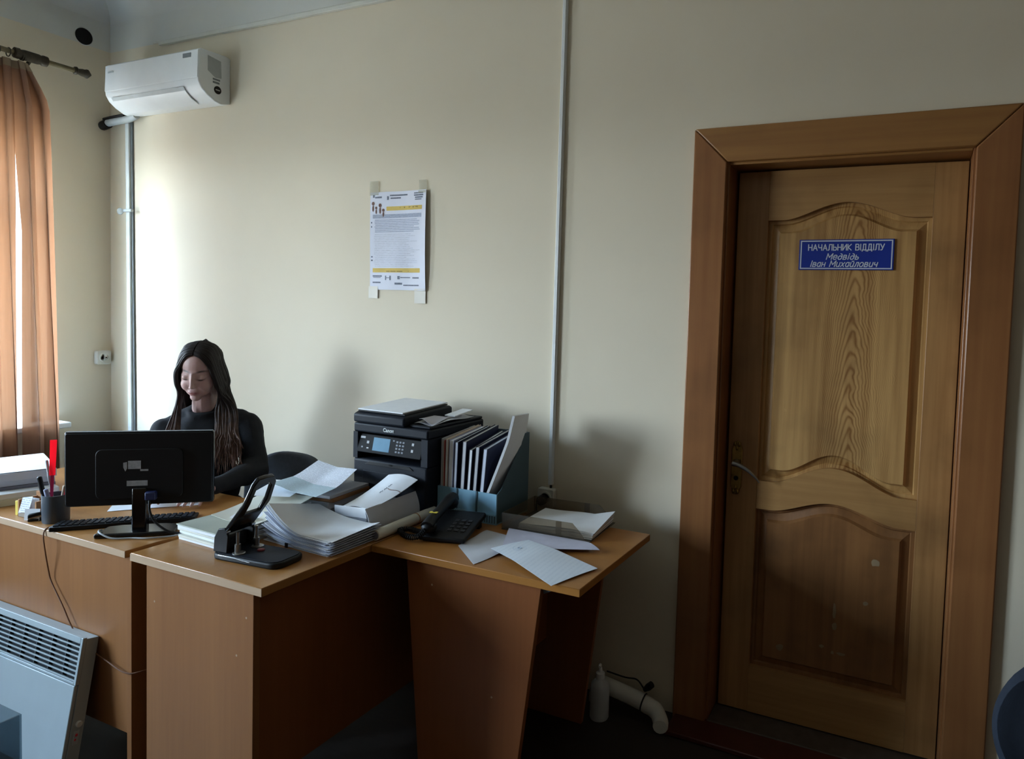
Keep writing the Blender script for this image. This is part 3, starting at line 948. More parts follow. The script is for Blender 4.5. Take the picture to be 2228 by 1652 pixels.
for u, v_, s in ((.055, .115, 1.2), (.11, .16, .9), (.18, .135, 1.25), (.235, .185, 1.0)):
    for du, dv, ru, rv in ((0, 0, .022, .016), (0, .042, .014, .028)):
        pts = [Vector(psurf(u + s * (du + ru * math.cos(R(36 * k))), v_ + s * (dv + rv * math.sin(R(36 * k))), 0.001)) for k in range(10)]
        fig.add(pts, [tuple(range(10))])
build('figure_print', fig, M_INKBROWN, po)['kind'] = 'stuff'
for u0, u1, v0, v1, ma in ((-.01, .15, -.115, .03, M_TAPECLR), (.86, .99, -.10, .03, M_TAPECLR), (-.02, .15, .965, 1.09, M_TAPEW), (.80, .99, .985, 1.13, M_TAPEW)):
    build('tape', MB().grid(lambda a_, b_: (lambda q: (q[0], q[1] if -0.001 < v0 + (v1 - v0) * b_ < 1.001 else max(q[1], -0.006), q[2]))(psurf(u0 + (u1 - u0) * a_, v0 + (v1 - v0) * b_, 0.0012)), 4, 6), ma, po, solid=0.0004)

# ---- blue name plate on the door
sg = thing('door_sign', 'blue name plate with white lettering on the wooden door', 'sign', (4.090, 0.1075, 1.789))
build('plate', B(-0.162, 0.162, -0.006, 0.0, -0.055, 0.055), M_SIGNBLUE, sg, bevel=0.001)
bd = MB()
for x0, x1, z0, z1 in ((-.157, .157, .0475, .0515), (-.157, .157, -.0515, -.0475), (-.157, -.153, -.0475, .0475), (.153, .157, -.0475, .0475)):
    bd.box(x0, x1, -0.0066, -0.006, z0, z1)
build('border_line', bd, M_SIGNWHITE, sg)
GLYPH = {  # stroke letters: (width, polylines)
    'Н': (.65, [[(0, 0), (0, 1)], [(.65, 0), (.65, 1)], [(0, .5), (.65, .5)]]),
    'А': (.72, [[(0, 0), (.36, 1), (.72, 0)], [(.13, .33), (.59, .33)]]),
    'Ч': (.60, [[(0, 1), (0, .6), (.12, .45), (.6, .45)], [(.6, 1), (.6, 0)]]),
    'Л': (.65, [[(0, 0), (.12, .1), (.2, 1), (.65, 1), (.65, 0)]]),
    'Ь': (.56, [[(0, 1), (0, 0), (.42, 0), (.56, .12), (.56, .4), (.42, .52), (0, .52)]]),
    'И': (.65, [[(0, 1), (0, 0), (.65, 1), (.65, 0)]]),
    'К': (.60, [[(0, 0), (0, 1)], [(.6, 1), (.05, .5), (.62, 0)]]),
    'В': (.58, [[(0, 0), (0, 1), (.4, 1), (.53, .88), (.53, .65), (.4, .53), (0, .53)], [(.4, .53), (.58, .4), (.58, .12), (.43, 0), (0, 0)]]),
    'І': (.08, [[(.04, 0), (.04, 1)]]),
    'Д': (.72, [[(.15, 0), (.22, 1), (.6, 1), (.6, 0)], [(0, -.2), (0, 0), (.72, 0), (.72, -.2)]]),
    'У': (.66, [[(0, 1), (.33, .4)], [(.66, 1), (.3, .1), (.2, 0), (.06, 0)]]),
    'М': (.76, [[(0, 0), (0, 1), (.38, .35), (.76, 1), (.76, 0)]]),
    'е': (.50, [[(.03, .38), (.5, .38), (.48, .6), (.36, .72), (.14, .72), (0, .55), (0, .18), (.14, 0), (.36, 0), (.5, .12)]]),
    'д': (.52, [[(.5, .36), (.36, .6), (.14, .6), (0, .4), (0, .15), (.14, 0), (.36, 0), (.5, .2), (.52, .6), (.42, .88), (.2, .98)]]),
    'в': (.45, [[(0, 0), (0, .72), (.3, .72), (.4, .62), (.38, .45), (.28, .38), (0, .38)], [(.28, .38), (.45, .28), (.45, .1), (.33, 0), (0, 0)]]),
    'і': (.10, [[(.05, 0), (.05, .72)], [(.05, .92), (.05, .99)]]),
    'ь': (.42, [[(0, .72), (0, 0), (.3, 0), (.42, .1), (.42, .3), (.3, .4), (0, .4)]]),
    'а': (.45, [[(.45, .72), (.45, 0)], [(.45, .55), (.3, .72), (.14, .72), (0, .55), (0, .16), (.14, 0), (.3, 0), (.45, .2)]]),
    'н': (.45, [[(0, 0), (0, .72)], [(.45, 0), (.45, .72)], [(0, .36), (.45, .36)]]),
    'и': (.45, [[(0, .72), (0, .12), (.12, 0), (.3, 0), (.45, .2)], [(.45, .72), (.45, 0)]]),
    'х': (.45, [[(0, 0), (.45, .72)], [(0, .72), (.45, 0)]]),
    'й': (.45, [[(0, .72), (0, .12), (.12, 0), (.3, 0), (.45, .2)], [(.45, .72), (.45, 0)], [(.1, .95), (.22, .86), (.34, .95)]]),
    'л': (.45, [[(0, 0), (.1, .08), (.16, .72), (.45, .72), (.45, 0)]]),
    'о': (.50, [[(.14, 0), (0, .18), (0, .55), (.14, .72), (.36, .72), (.5, .55), (.5, .18), (.36, 0), (.14, 0)]]),
    'ч': (.42, [[(0, .72), (0, .42), (.1, .32), (.42, .32)], [(.42, .72), (.42, 0)]]),
    ' ': (.30, [])}
def letter_line(txt, width, height, cx, zc, stroke, shear=0.0, gap=0.26):
    tot = sum(GLYPH[c][0] for c in txt) + gap * (len(txt) - 1)
    kx = width / tot
    mb, x, cnt = MB(), -width / 2, 0
    for ch_ in txt:
        w_, lines = GLYPH[ch_]
        for ln in lines:
            P2 = [Vector((x + px_ * kx + shear * (pz_ - 0.5) * height, 0, (pz_ - 0.5) * height)) for px_, pz_ in ln]
            for a_, b_ in zip(P2, P2[1:]):
                d_ = (b_ - a_).normalized()
                n_ = Vector((-d_.z, 0, d_.x)) * stroke / 2
                e0_, e1_ = a_ - d_ * stroke * 0.45, b_ + d_ * stroke * 0.45
                cnt += 1
                mb.prism([e0_ - n_, e1_ - n_, e1_ + n_, e0_ + n_], (0, -0.0006 - 0.000017 * (cnt % 29), 0))
        x += (w_ + gap) * kx
    o = build('lettering', mb, M_SIGNWHITE, sg, (cx, -0.0061, zc))
    o['kind'] = 'stuff'
letter_line('НАЧАЛЬНИК ВІДДІЛУ', 0.258, 0.0205, 0.0, 0.0265, 0.0033)
letter_line('Медвідь', 0.108, 0.0205, -0.008, -0.0065, 0.0031, 0.28)
letter_line('Іван Михайлович', 0.226, 0.0205, -0.004, -0.0325, 0.0031, 0.28)

# ---- curtain rod and curtain
rd = thing('curtain_rod', 'dark bronze curtain rod with carved finial above the window', 'curtain rod', (0.20, -1.25, 2.744))
build('rod', MB().tube([(0, -0.98, 0), (0, 0.95, 0)], 0.0125, 14), M_BRONZEL, rd, smooth=True)
for s in (-1, 1):
    yy = 0.95 if s > 0 else -0.98
    build('finial', MB().lathe([(0.012, 0), (0.020, 0.004 * s), (0.022, 0.012 * s), (0.015, 0.018 * s), (0.016, 0.026 * s), (0.020, 0.040 * s), (0.020, 0.054 * s), (0.024, 0.060 * s), (0.024, 0.066 * s), (0.004, 0.085 * s)], 14, (0, yy, 0), 'Y'), M_BRONZE, rd, smooth=50)
    by = 0.755 if s > 0 else -0.78
    br = MB().lathe([(0.016, -0.075), (0.026, -0.070), (0.027, -0.052), (0.022, -0.045), (0.026, -0.030), (0.026, 0.030), (0.022, 0.045), (0.027, 0.052), (0.026, 0.070), (0.016, 0.075)], 14, (0, by, 0), 'Y')
    br.tube(catmull([(-0.20, by, -0.02), (-0.12, by, -0.040), (-0.04, by, -0.035), (0.0, by, -0.01)], 5), 0.009, 8)
    br.lathe([(0.030, -0.1995), (0.030, -0.192), (0.012, -0.188)], 16, (0, by, -0.02), 'X')
    build('bracket', br, M_BRONZE, rd, smooth=50)

CM = bpy.data.materials.new('sheer_brown_satin')
CM.use_nodes = True
t = CM.node_tree
for n in list(t.nodes):
    t.nodes.remove(n)
o_ = t.nodes.new('ShaderNodeOutputMaterial')
df = t.nodes.new('ShaderNodeBsdfPrincipled')
df.inputs['Roughness'].default_value = 0.45
tl = t.nodes.new('ShaderNodeBsdfTranslucent')
tp = t.nodes.new('ShaderNodeBsdfTransparent')
no = t.nodes.new('ShaderNodeTexNoise')
no.inputs['Scale'].default_value = 30
mp = t.nodes.new('ShaderNodeMapping')
mp.inputs['Scale'].default_value = (1, 3, 0.15)
tcn = t.nodes.new('ShaderNodeTexCoord')
rp = t.nodes.new('ShaderNodeValToRGB')
rp.color_ramp.elements[0].color = C('#6b4f42')
rp.color_ramp.elements[1].color = C('#876a5d')
t.links.new(tcn.outputs['Object'], mp.inputs[0]); t.links.new(mp.outputs[0], no.inputs['Vector']); t.links.new(no.outputs[0], rp.inputs[0])
t.links.new(rp.outputs[0], df.inputs['Base Color'])
tl.inputs['Color'].default_value = C('#96694c')
tp.inputs['Color'].default_value = C('#d9b498')
m1 = t.nodes.new('ShaderNodeMixShader'); m1.inputs[0].default_value = 0.36
m2 = t.nodes.new('ShaderNodeMixShader'); m2.inputs[0].default_value = 0.05
t.links.new(df.outputs[0], m1.inputs[1]); t.links.new(tl.outputs[0], m1.inputs[2])
t.links.new(m1.outputs[0], m2.inputs[1]); t.links.new(tp.outputs[0], m2.inputs[2])
t.links.new(m2.outputs[0], o_.inputs[0])
cu = thing('curtain', 'sheer brown satin curtain gathered beside the window', 'curtain', (0.20, -0.63, 0.62))
CH = 2.085
def csurf(u, v):
    # u runs from the camera side to the corner side, v from the hem up
    g = 0.80 + 0.20 * (1 - v) ** 0.6 - 0.30 * max(0, v - 0.90) / 0.10 * 0.55
    ytop = (u - 0.5) * 0.50 * g
    amp = 0.026 * (0.55 + 0.45 * (1 - v)) + 0.006
    ph = u * 2 * math.pi * 5.5
    x = amp * math.sin(ph + 0.5 * math.sin(2.3 * v)) + 0.012 * math.sin(ph * 0.5 + v * 2) - 0.02 * (v - 0.9 if v > 0.9 else 0)
    return (x, ytop + 0.010 * math.sin(ph * 2 + 3 * v) + 0.012 * (1 - v) - 0.05 * max(0, v - 0.93) / 0.07 * (u > 0.8) * (u - 0.8) / 0.2, v * CH)
def gap(v):
    # slit added for the bright backlit stripe, closed at the heading and widening downwards
    return 0.075 * min(1, max(0, (0.90 - v) / 0.30)) ** 0.8
build('cloth', MB().grid(lambda u, v: csurf(u * (0.66 - gap(v) / 2), v), 76, 40), CM, cu, smooth=80)
build('cloth', MB().grid(lambda u, v: csurf(0.66 + gap(v) / 2 + (0.34 - gap(v) / 2) * u, v), 40, 40), CM, cu, smooth=80)
VM = bpy.data.materials.new('backlit_stripe_white')
VM.use_nodes = True
vt_ = VM.node_tree
vp = vt_.nodes['Principled BSDF']
vp.inputs['Base Color'].default_value = C('#e6ddd0')
vn = vt_.nodes.new('ShaderNodeTexNoise'); vn.inputs['Scale'].default_value = 25
vr = vt_.nodes.new('ShaderNodeValToRGB'); vr.color_ramp.elements[0].color = C('#dcd0c0'); vr.color_ramp.elements[1].color = C('#efe8dc')
vt_.links.new(vn.outputs[0], vr.inputs[0])
vtl = vt_.nodes.new('ShaderNodeBsdfTranslucent'); vt_.links.new(vr.outputs[0], vtl.inputs['Color'])
vmx = vt_.nodes.new('ShaderNodeMixShader'); vmx.inputs[0].default_value = 0.75
vo = [n for n in vt_.nodes if n.type == 'OUTPUT_MATERIAL'][0]
vt_.links.new(vp.outputs[0], vmx.inputs[1]); vt_.links.new(vtl.outputs[0], vmx.inputs[2]); vt_.links.new(vmx.outputs[0], vo.inputs[0])
build('backlit_stripe_sheet', MB().grid(lambda u, v: (-0.055 + 0.006 * math.sin(u * 14), -0.02 + 0.17 * u, 0.05 + v * (CH - 0.07)), 20, 12), VM, cu, smooth=80)  # added white sheet imitating one cloth fold lit from behind
build('heading_tape', MB().grid(lambda u, v: tuple(Vector(csurf(u, 0.982 + 0.018 * v)) + Vector((0.003, 0, 0))), 110, 2), mat('curtain_heading', '#8a7a66', 0.8), cu, smooth=80)
for k in range(7):
    u = 0.06 + 0.88 * k / 6
    q = csurf(u, 1.0)
    rg = MB().tube([(0.021 * math.cos(R(30 * i)), q[1], 2.117 + 0.021 * math.sin(R(30 * i))) for i in range(13)], 0.0028, 6)
    build('curtain_ring', rg, M_BRONZE, cu, smooth=True)

# ================================================================== ELECTRONICS
# ---- monitor seen from behind
mo = thing('computer_monitor', 'black flat monitor seen from behind in front of the woman', 'monitor', (1.955, -1.045, TZ), 40)
pts = rrect(0.444, 0.252, 0.008, 3, 0, 0.222)
build('bezel', MB().prism([(x, 0.0, z) for x, z in pts], (0, 0.018, 0)), M_BLACKGLOSS, mo, bevel=0.003)
bk = [(x * 0.985, -0.006, 0.217 + (z - 0.217) * 0.975) for x, z in pts]
build('back_shell', MB().prism(bk, (0, 0.0061, 0)), M_BLACK, mo, bevel=0.004)
pts2 = rrect(0.26, 0.17, 0.02, 4, 0, 0.205)
shell = build('electronics_bulge', MB().prism([(x, -0.0105, z) for x, z in pts2], (0, 0.005, 0)), M_BLACK, mo, bevel=0.003, seg=2)
build('screen', B(-0.207, 0.207, 0.0182, 0.0188, 0.098, 0.336), mat('dark_blue_screen', '#1b2330', 0.2), mo)  # plain dark blue screen face, does not glow
build('silver_top_edge', B(-0.218, 0.218, -0.003, 0.015, 0.3475, 0.3487), M_MIDGREY, mo)
build('spec_label', MB().box(-0.034, 0.004, -0.0111, -0.0106, 0.222, 0.250), M_LABEL, shell)
build('torn_label', MB().prism([(-0.048, -0.0107, 0.244), (-0.037, -0.0107, 0.246), (-0.037, -0.0107, 0.224), (-0.042, -0.0107, 0.214), (-0.048, -0.0107, 0.228)], (0, -0.0004, 0)), M_LABEL, shell)
build('small_label', B(0.002, 0.026, -0.0111, -0.0106, 0.2145, 0.2205), M_LABEL, shell)
build('barcode_label', B(-0.038, 0.024, -0.0111, -0.0106, 0.164, 0.182), M_LABEL, shell)
build('neck', MB().prism([(-0.022, -0.020, 0.012), (0.022, -0.020, 0.012), (0.022, 0.012, 0.012), (-0.022, 0.012, 0.012)], (0, 0.004, 0.145)), M_BLACKGLOSS, mo, bevel=0.004)
ft = [(-0.120, -0.055), (0.118, -0.055), (0.110, 0.035), (0.07, 0.048), (-0.07, 0.048), (-0.110, 0.035)]
build('foot', MB().prism([(x, y, 0) for x, y in ft], (0, 0, 0.016)), M_BLACKGLOSS, mo, bevel=0.005, seg=3)
pg = build('video_plug', MB().box(0.022, 0.054, -0.036, -0.0105, 0.118, 0.146), M_BLUEPLUG, mo, bevel=0.004, label='blue video plug')
build('video_cable', MB().tube(catmull([(0.038, -0.040, 0.120), (0.042, -0.048, 0.085), (0.060, -0.055, 0.050), (0.100, -0.060, 0.018), (0.140, -0.050, 0.006), (0.150, -0.020, 0.005)], 6), 0.004, 8), M_BLACK, mo, smooth=True)
cb = tag(build('power_cable', MB().tube(catmull([(-0.105, -0.02, 0.021), (-0.112, -0.03, 0.021), (-0.10, -0.055, 0.020), (-0.06, -0.072, 0.006), (0.0, -0.075, 0.0045), (0.05, -0.085, 0.0045), (0.12, -0.070, 0.0045), (0.165, -0.02, 0.0045)], 6), 0.0028, 8), M_CABLEGREY, None, (1.955, -1.045, TZ), (0, 0, R(40)), smooth=True), 'thin grey cable looping over the monitor foot', 'cable')

# ---- keyboard
kb = thing('keyboard', 'black computer keyboard lying behind the monitor stand', 'keyboard', (1.803, -0.992, TZ), 47)
build('keyboard_body', MB().prism([(-0.215, -0.065, 0.0), (-0.215, -0.065, 0.017), (-0.215, 0.028, 0.009), (-0.215, 0.028, 0.0)], (0.43, 0, 0)), M_BLACK, kb, bevel=0.003)
ks = MB()
for r_ in range(5):
    for k in range(22):
        if k in (15, 19) and r_ == 1:
            continue
        x = -0.205 + k * 0.0187
        y = -0.061 + r_ * 0.0172
        z = 0.0165 - 0.008 * (y + 0.065) / 0.093
        ks.add([(x, y, z), (x + .0165, y, z), (x + .0165, y + .0150, z - .0013), (x, y + .0150, z - .0013), (x + .002, y + .002, z + .005), (x + .0145, y + .002, z + .005), (x + .0145, y + .0125, z + .0042), (x + .002, y + .0125, z + .0042)],
               [(0, 1, 5, 4), (1, 2, 6, 5), (2, 3, 7, 6), (3, 0, 4, 7), (4, 5, 6, 7)])
build('keys', ks, M_NAVYBLACK, kb)['kind'] = 'stuff'

# ---- multifunction printer
pr = thing('printer', 'dark multifunction printer with blue display on the far desk end', 'printer', (2.498, -0.245, TZ))
pw, pf, pb = 0.183, -0.195, 0.175
build('body_lower', B(-pw, pw, pf, pb, 0, 0.195), M_NAVYBLACK, pr, bevel=0.010, seg=3)
build('body_side', MB().box(-pw, -pw + 0.022, pf, pb, 0.195, 0.300).box(pw - 0.030, pw, pf, pb, 0.195, 0.300).box(-pw + 0.022, pw - 0.030, 0.0, pb, 0.195, 0.300), M_NAVYBLACK, pr)
build('output_recess', B(-pw + 0.022, pw - 0.030, -0.06, 0.0, 0.195, 0.300), M_DARK, pr)  # black block standing in for the shade deep in the slot
build('scanner_bed', B(-pw, pw, pf, pb, 0.300, 0.336), M_NAVYBLACK, pr, bevel=0.007, seg=3)
build('paper_tray_lip', MB().prism([(-0.12, pf, 0.175), (0.12, pf, 0.175), (0.10, pf, 0.188), (-0.10, pf, 0.188)], (0, -0.003, 0)), M_BLACK, pr, bevel=0.001)
build('tray_door', B(-0.13, 0.13, pf - 0.002, pf, 0.03, 0.150), M_NAVYBLACK, pr, bevel=0.001)
build('tray_latch', MB().ell((0.01, pf - 0.001, 0.184), (0.012, 0.004, 0.004)), M_DARK, pr, smooth=True)
# tilted control panel
cp = build('control_panel', MB().prism([(-pw + 0.022, pf - 0.004, 0.222), (-pw + 0.022, pf + 0.012, 0.292), (-pw + 0.022, pf + 0.026, 0.292), (-pw + 0.022, pf + 0.020, 0.216)], (2 * pw - 0.052, 0, 0)), mat('matt_black_panel', '#0b0c0f', 0.6, spec=0.12), pr, bevel=0.002)
def onpanel(x, z, dx, dz, ma, name, e=0.0006):
    f = lambda zz: pf - 0.004 + 0.016 * (zz - 0.222) / 0.07 - e
    mb = MB().prism([(x - dx / 2, f(z - dz / 2), z - dz / 2), (x + dx / 2, f(z - dz / 2), z - dz / 2), (x + dx / 2, f(z + dz / 2), z + dz / 2), (x - dx / 2, f(z + dz / 2), z + dz / 2)], (0, 0.0012, 0))
    return build(name, mb, ma, cp)
onpanel(-0.044, 0.258, 0.082, 0.050, M_SCREEN, 'display')
keys_m = mat('panel_key_grey', '#545b66', 0.5)
for c_ in range(3):
    for r_ in range(4):
        onpanel(0.032 + c_ * 0.0150, 0.276 - r_ * 0.0125, 0.009, 0.0065, keys_m, 'panel_key')
for x, z, dx, dz in ((-0.140, 0.279, 0.024, 0.008), (-0.112, 0.262, 0.011, 0.010), (-0.138, 0.242, 0.008, 0.006), (-0.110, 0.240, 0.010, 0.005), (0.108, 0.274, 0.010, 0.010), (0.108, 0.250, 0.010, 0.010), (0.014, 0.279, 0.008, 0.005)):
    onpanel(x, z, dx, dz, M_LABEL if dx > .009 else keys_m, 'panel_button')
text_mesh('maker_lettering', 'Canon', 0.020, M_WHITE, pr, (-0.005, pf - 0.0006, 0.318), (R(90), 0, 0), 0, 0.0004, 0.0006)
# document feeder on the left half of the lid
adf = build('document_feeder', MB().prism([(-pw, pf - 0.004, 0.338), (-pw, pf - 0.004, 0.372), (-pw, pf + 0.02, 0.380), (-pw, 0.09, 0.392), (-pw, 0.105, 0.386), (-pw, 0.105, 0.338)], (0.255, 0, 0)), M_NAVYBLACK, pr, bevel=0.008, seg=3)
build('feeder_tray', MB().prism([(-pw + 0.012, pf + 0.012, 0.381), (-pw + 0.012, 0.085, 0.3945), (-pw + 0.012, 0.085, 0.3985), (-pw + 0.012, pf + 0.012, 0.385)], (0.232, 0, 0)), M_BLACK, adf)
build('scanner_lid', B(0.078, pw - 0.004, pf + 0.02, pb - 0.005, 0.337, 0.348), M_NAVYBLACK, pr, bevel=0.004)
sh = tag(build('paper_stack', MB().prism([(-0.118, pf + 0.012, 0.3862), (-0.118, 0.095, 0.3998), (-0.118, 0.095, 0.4045), (-0.118, pf + 0.012, 0.3909)], (0.225, 0, 0)), M_PAPER, None, (2.498 - 0.055, -0.245, TZ), bevel=0.0005), 'white paper lying on the printer document feeder', 'paper')
lp = thing('loose_papers', 'crumpled greyish papers on the right of the printer lid', 'papers', (2.498 + 0.128, -0.27, TZ + 0.3485))
build('sheet', MB().grid(lambda u, v: ((u - 0.5) * 0.085 + 0.01 * v, (v - 0.5) * 0.26, 0.003 + 0.004 * math.sin(u * 5 + v * 7) + 0.006 * v), 8, 12), M_PAPERG, lp, solid=0.0008, smooth=80)
build('sheet', MB().grid(lambda u, v: ((u - 0.5) * 0.07 + 0.012 - 0.03 * v, (v - 0.5) * 0.13 - 0.06, 0.012 + 0.010 * math.sin(u * 4 + 1) * (1 - v) + 0.003 * v), 8, 8), mat('crumpled_grey_paper', '#b5b5c0', .8), lp, solid=0.0008, smooth=80)
build('sheet', MB().grid(lambda u, v: ((u - 0.5) * 0.05 + 0.02, (v - 0.5) * 0.12 + 0.07, 0.020 + 0.012 * v), 6, 6), M_PAPER, lp, solid=0.004)

# ---- telephone
tp_ = thing('telephone', 'black corded desk telephone with keypad beside the file holder', 'telephone', (2.872, -0.527, TZ), 14)
build('phone_base', MB().prism([(-0.083, -0.11, 0.004), (-0.083, -0.11, 0.020), (-0.083, 0.10, 0.055), (-0.083, 0.108, 0.045), (-0.083, 0.108, 0.034)], (0.166, 0, 0)), M_BLACK, tp_, bevel=0.005, seg=3)
build('rear_foot', MB().box(-0.07, -0.05, 0.07, 0.095, 0, 0.036).box(0.05, 0.07, 0.07, 0.095, 0, 0.036), M_BLACK, tp_)['kind'] = 'stuff'
build('front_foot', B(-0.07, 0.07, -0.10, -0.085, 0, 0.006), M_BLACK, tp_)
zt = lambda y: 0.020 + (y + 0.11) / 0.21 * 0.035
for c_ in range(3):
    for r_ in range(4):
        y = -0.060 + r_ * 0.024
        build('phone_key', MB().prism([(0.000 + c_ * 0.024, y, zt(y)), (0.015 + c_ * 0.024, y, zt(y)), (0.015 + c_ * 0.024, y + 0.014, zt(y + 0.014)), (0.000 + c_ * 0.024, y + 0.014, zt(y + 0.014))], (0, 0, 0.003)), mat('phone_key_grey', '#24262a', 0.4), tp_, bevel=0.001)
hs = MB()
path = catmull([(-0.052, -0.105, 0.050), (-0.052, -0.07, 0.066), (-0.052, 0.0, 0.080), (-0.052, 0.07, 0.094), (-0.052, 0.115, 0.092)], 6)
hs.tube(path, [0.024 - 0.006 * math.sin(math.pi * i / (len(path) - 1)) for i in range(len(path))], 12)
hs.ell((-0.052, -0.090, 0.046), (0.027, 0.030, 0.021)).ell((-0.052, 0.098, 0.082), (0.027, 0.030, 0.026))
hnd = build('handset', hs, M_BLACK, tp_, smooth=60)
build('yellow_sticker', MB().box(-0.066, -0.038, -0.062, -0.048, 0.0868, 0.0885), M_YELLOW, hnd, rot=(0, 0, 0))
coil = []
base_pts = catmull([(-0.052, -0.118, 0.044), (-0.075, -0.125, 0.022), (-0.115, -0.115, 0.014), (-0.155, -0.085, 0.013), (-0.175, -0.055, 0.014), (-0.15, -0.035, 0.013), (-0.115, -0.05, 0.013), (-0.084, -0.06, 0.014)], 30)
n = len(base_pts)
for i, q in enumerate(base_pts):
    d_ = (base_pts[min(i + 1, n - 1)] - base_pts[max(i - 1, 0)]).normalized()
    s_ = d_.cross(Vector((0, 0, 1))).normalized()
    up_ = s_.cross(d_)
    a_ = i * 1.05
    coil.append(q + (s_ * math.cos(a_) + up_ * math.sin(a_)) * 0.0085)
build('coiled_cord', MB().tube(coil, 0.0024, 6), M_BLACK, tp_, smooth=True)

# ---- convector heater leaning against the desk
ht = thing('convector_heater', 'white panel convector heater leaning against the desk front', 'heater', (1.548, -1.2835, 0.004), rot=(R(-9.5), 0, 0))
hw2, hh, hd = 0.38, 0.444, 0.048
hs_ = MB().box(-hw2, hw2, 0.012, hd, 0.0, hh - 0.150).box(-hw2, -hw2 + 0.004, 0.012, hd, hh - 0.150, hh - 0.004).box(hw2 - 0.004, hw2, 0.012, hd, hh - 0.150, hh - 0.004)
hs_.box(-hw2 + 0.004, hw2 - 0.004, 0.012, hd, hh - 0.008, hh - 0.004).box(-hw2 + 0.004, hw2 - 0.004, hd - 0.004, hd, hh - 0.150, hh - 0.008)
build('back_shell', hs_, M_METALWHITE, ht)
build('front_panel', B(-hw2 + 0.004, hw2 - 0.004, 0.0, 0.012, 0.0, hh - 0.150), M_METALWHITE, ht, bevel=0.003)
gf = MB().box(-hw2, -hw2 + 0.012, 0, 0.012, hh - 0.148, hh).box(hw2 - 0.012, hw2, 0, 0.012, hh - 0.148, hh)
gf.box(-hw2 + 0.012, hw2 - 0.012, 0, 0.012, hh - 0.020, hh).box(-hw2 + 0.012, hw2 - 0.012, 0, 0.012, hh - 0.148, hh - 0.140)
build('grille_frame', gf, M_METALWHITE, ht, bevel=0.0015)
build('grille_back', B(-hw2 + 0.0045, hw2 - 0.0045, 0.0165, hd - 0.0045, hh - 0.1495, hh - 0.0085), mat('heater_inside_shade', '#0c0d0e', 0.8), ht)  # near-black filling; the shade inside the white shell is its colour
for k in range(8):
    z = hh - 0.139 + k * 0.0150
    build('slat', MB().prism([(-hw2 + 0.012, 0.0010, z + 0.001), (-hw2 + 0.012, 0.0075, z + 0.002), (-hw2 + 0.012, 0.0075, z + 0.0042), (-hw2 + 0.012, 0.0010, z + 0.0062)], (2 * hw2 - 0.024, 0, 0)), M_METALWHITE, ht)
for k in range(9):
    x = hw2 - 0.012 - 0.082 * (k + 1) + 0.002
    build('divider', B(x - 0.0018, x + 0.0018, 0.0080, 0.0164, hh - 0.145, hh - 0.012), mat('heater_rib_shade', '#3a3e40', 0.6), ht)  # ribs coloured dark to carry the shadow behind the slats
sw = build('side_switch', B(hw2, hw2 + 0.003, 0.020, 0.036, 0.105, 0.150), M_GREYPL, ht, bevel=0.001)
build('indicator_lamp', MB().ell((hw2 + 0.003, 0.028, 0.136), (0.002, 0.004, 0.005)).ell((hw2 + 0.003, 0.026, 0.122), (0.002, 0.003, 0.004)), mat('red_indicator', '#c8283a', 0.3), sw, smooth=True, label='small red switch')['kind'] = 'stuff'
build('dial', MB().lathe([(0.010, 0.0), (0.010, 0.006), (0.008, 0.008)], 16, (hw2 + 0.0002, 0.030, 0.17), 'X'), M_OFFWHITE, ht)
for s in (-1, 1):
    build('foot', B(s * 0.26 - 0.02, s * 0.26 + 0.02, 0.014, 0.046, -0.0035, 0.0), M_BLACK, ht)
tag(build('floor_cable', MB().tube(catmull([(1.665, -1.150, 0.7545), (1.662, -1.176, 0.7535), (1.662, -1.187, 0.735), (1.668, -1.187, 0.69), (1.662, -1.172, 0.60), (1.675, -1.170, 0.565), (1.74, -1.172, 0.50), (1.80, -1.172, 0.43), (1.87, -1.172, 0.39), (1.98, -1.172, 0.365), (2.08, -1.168, 0.345), (2.125, -1.13, 0.35), (2.14, -1.05, 0.34)], 8), 0.0023, 8), M_CABLE, smooth=True), 'thin brown cable hanging down the desk front above the heater', 'cable')

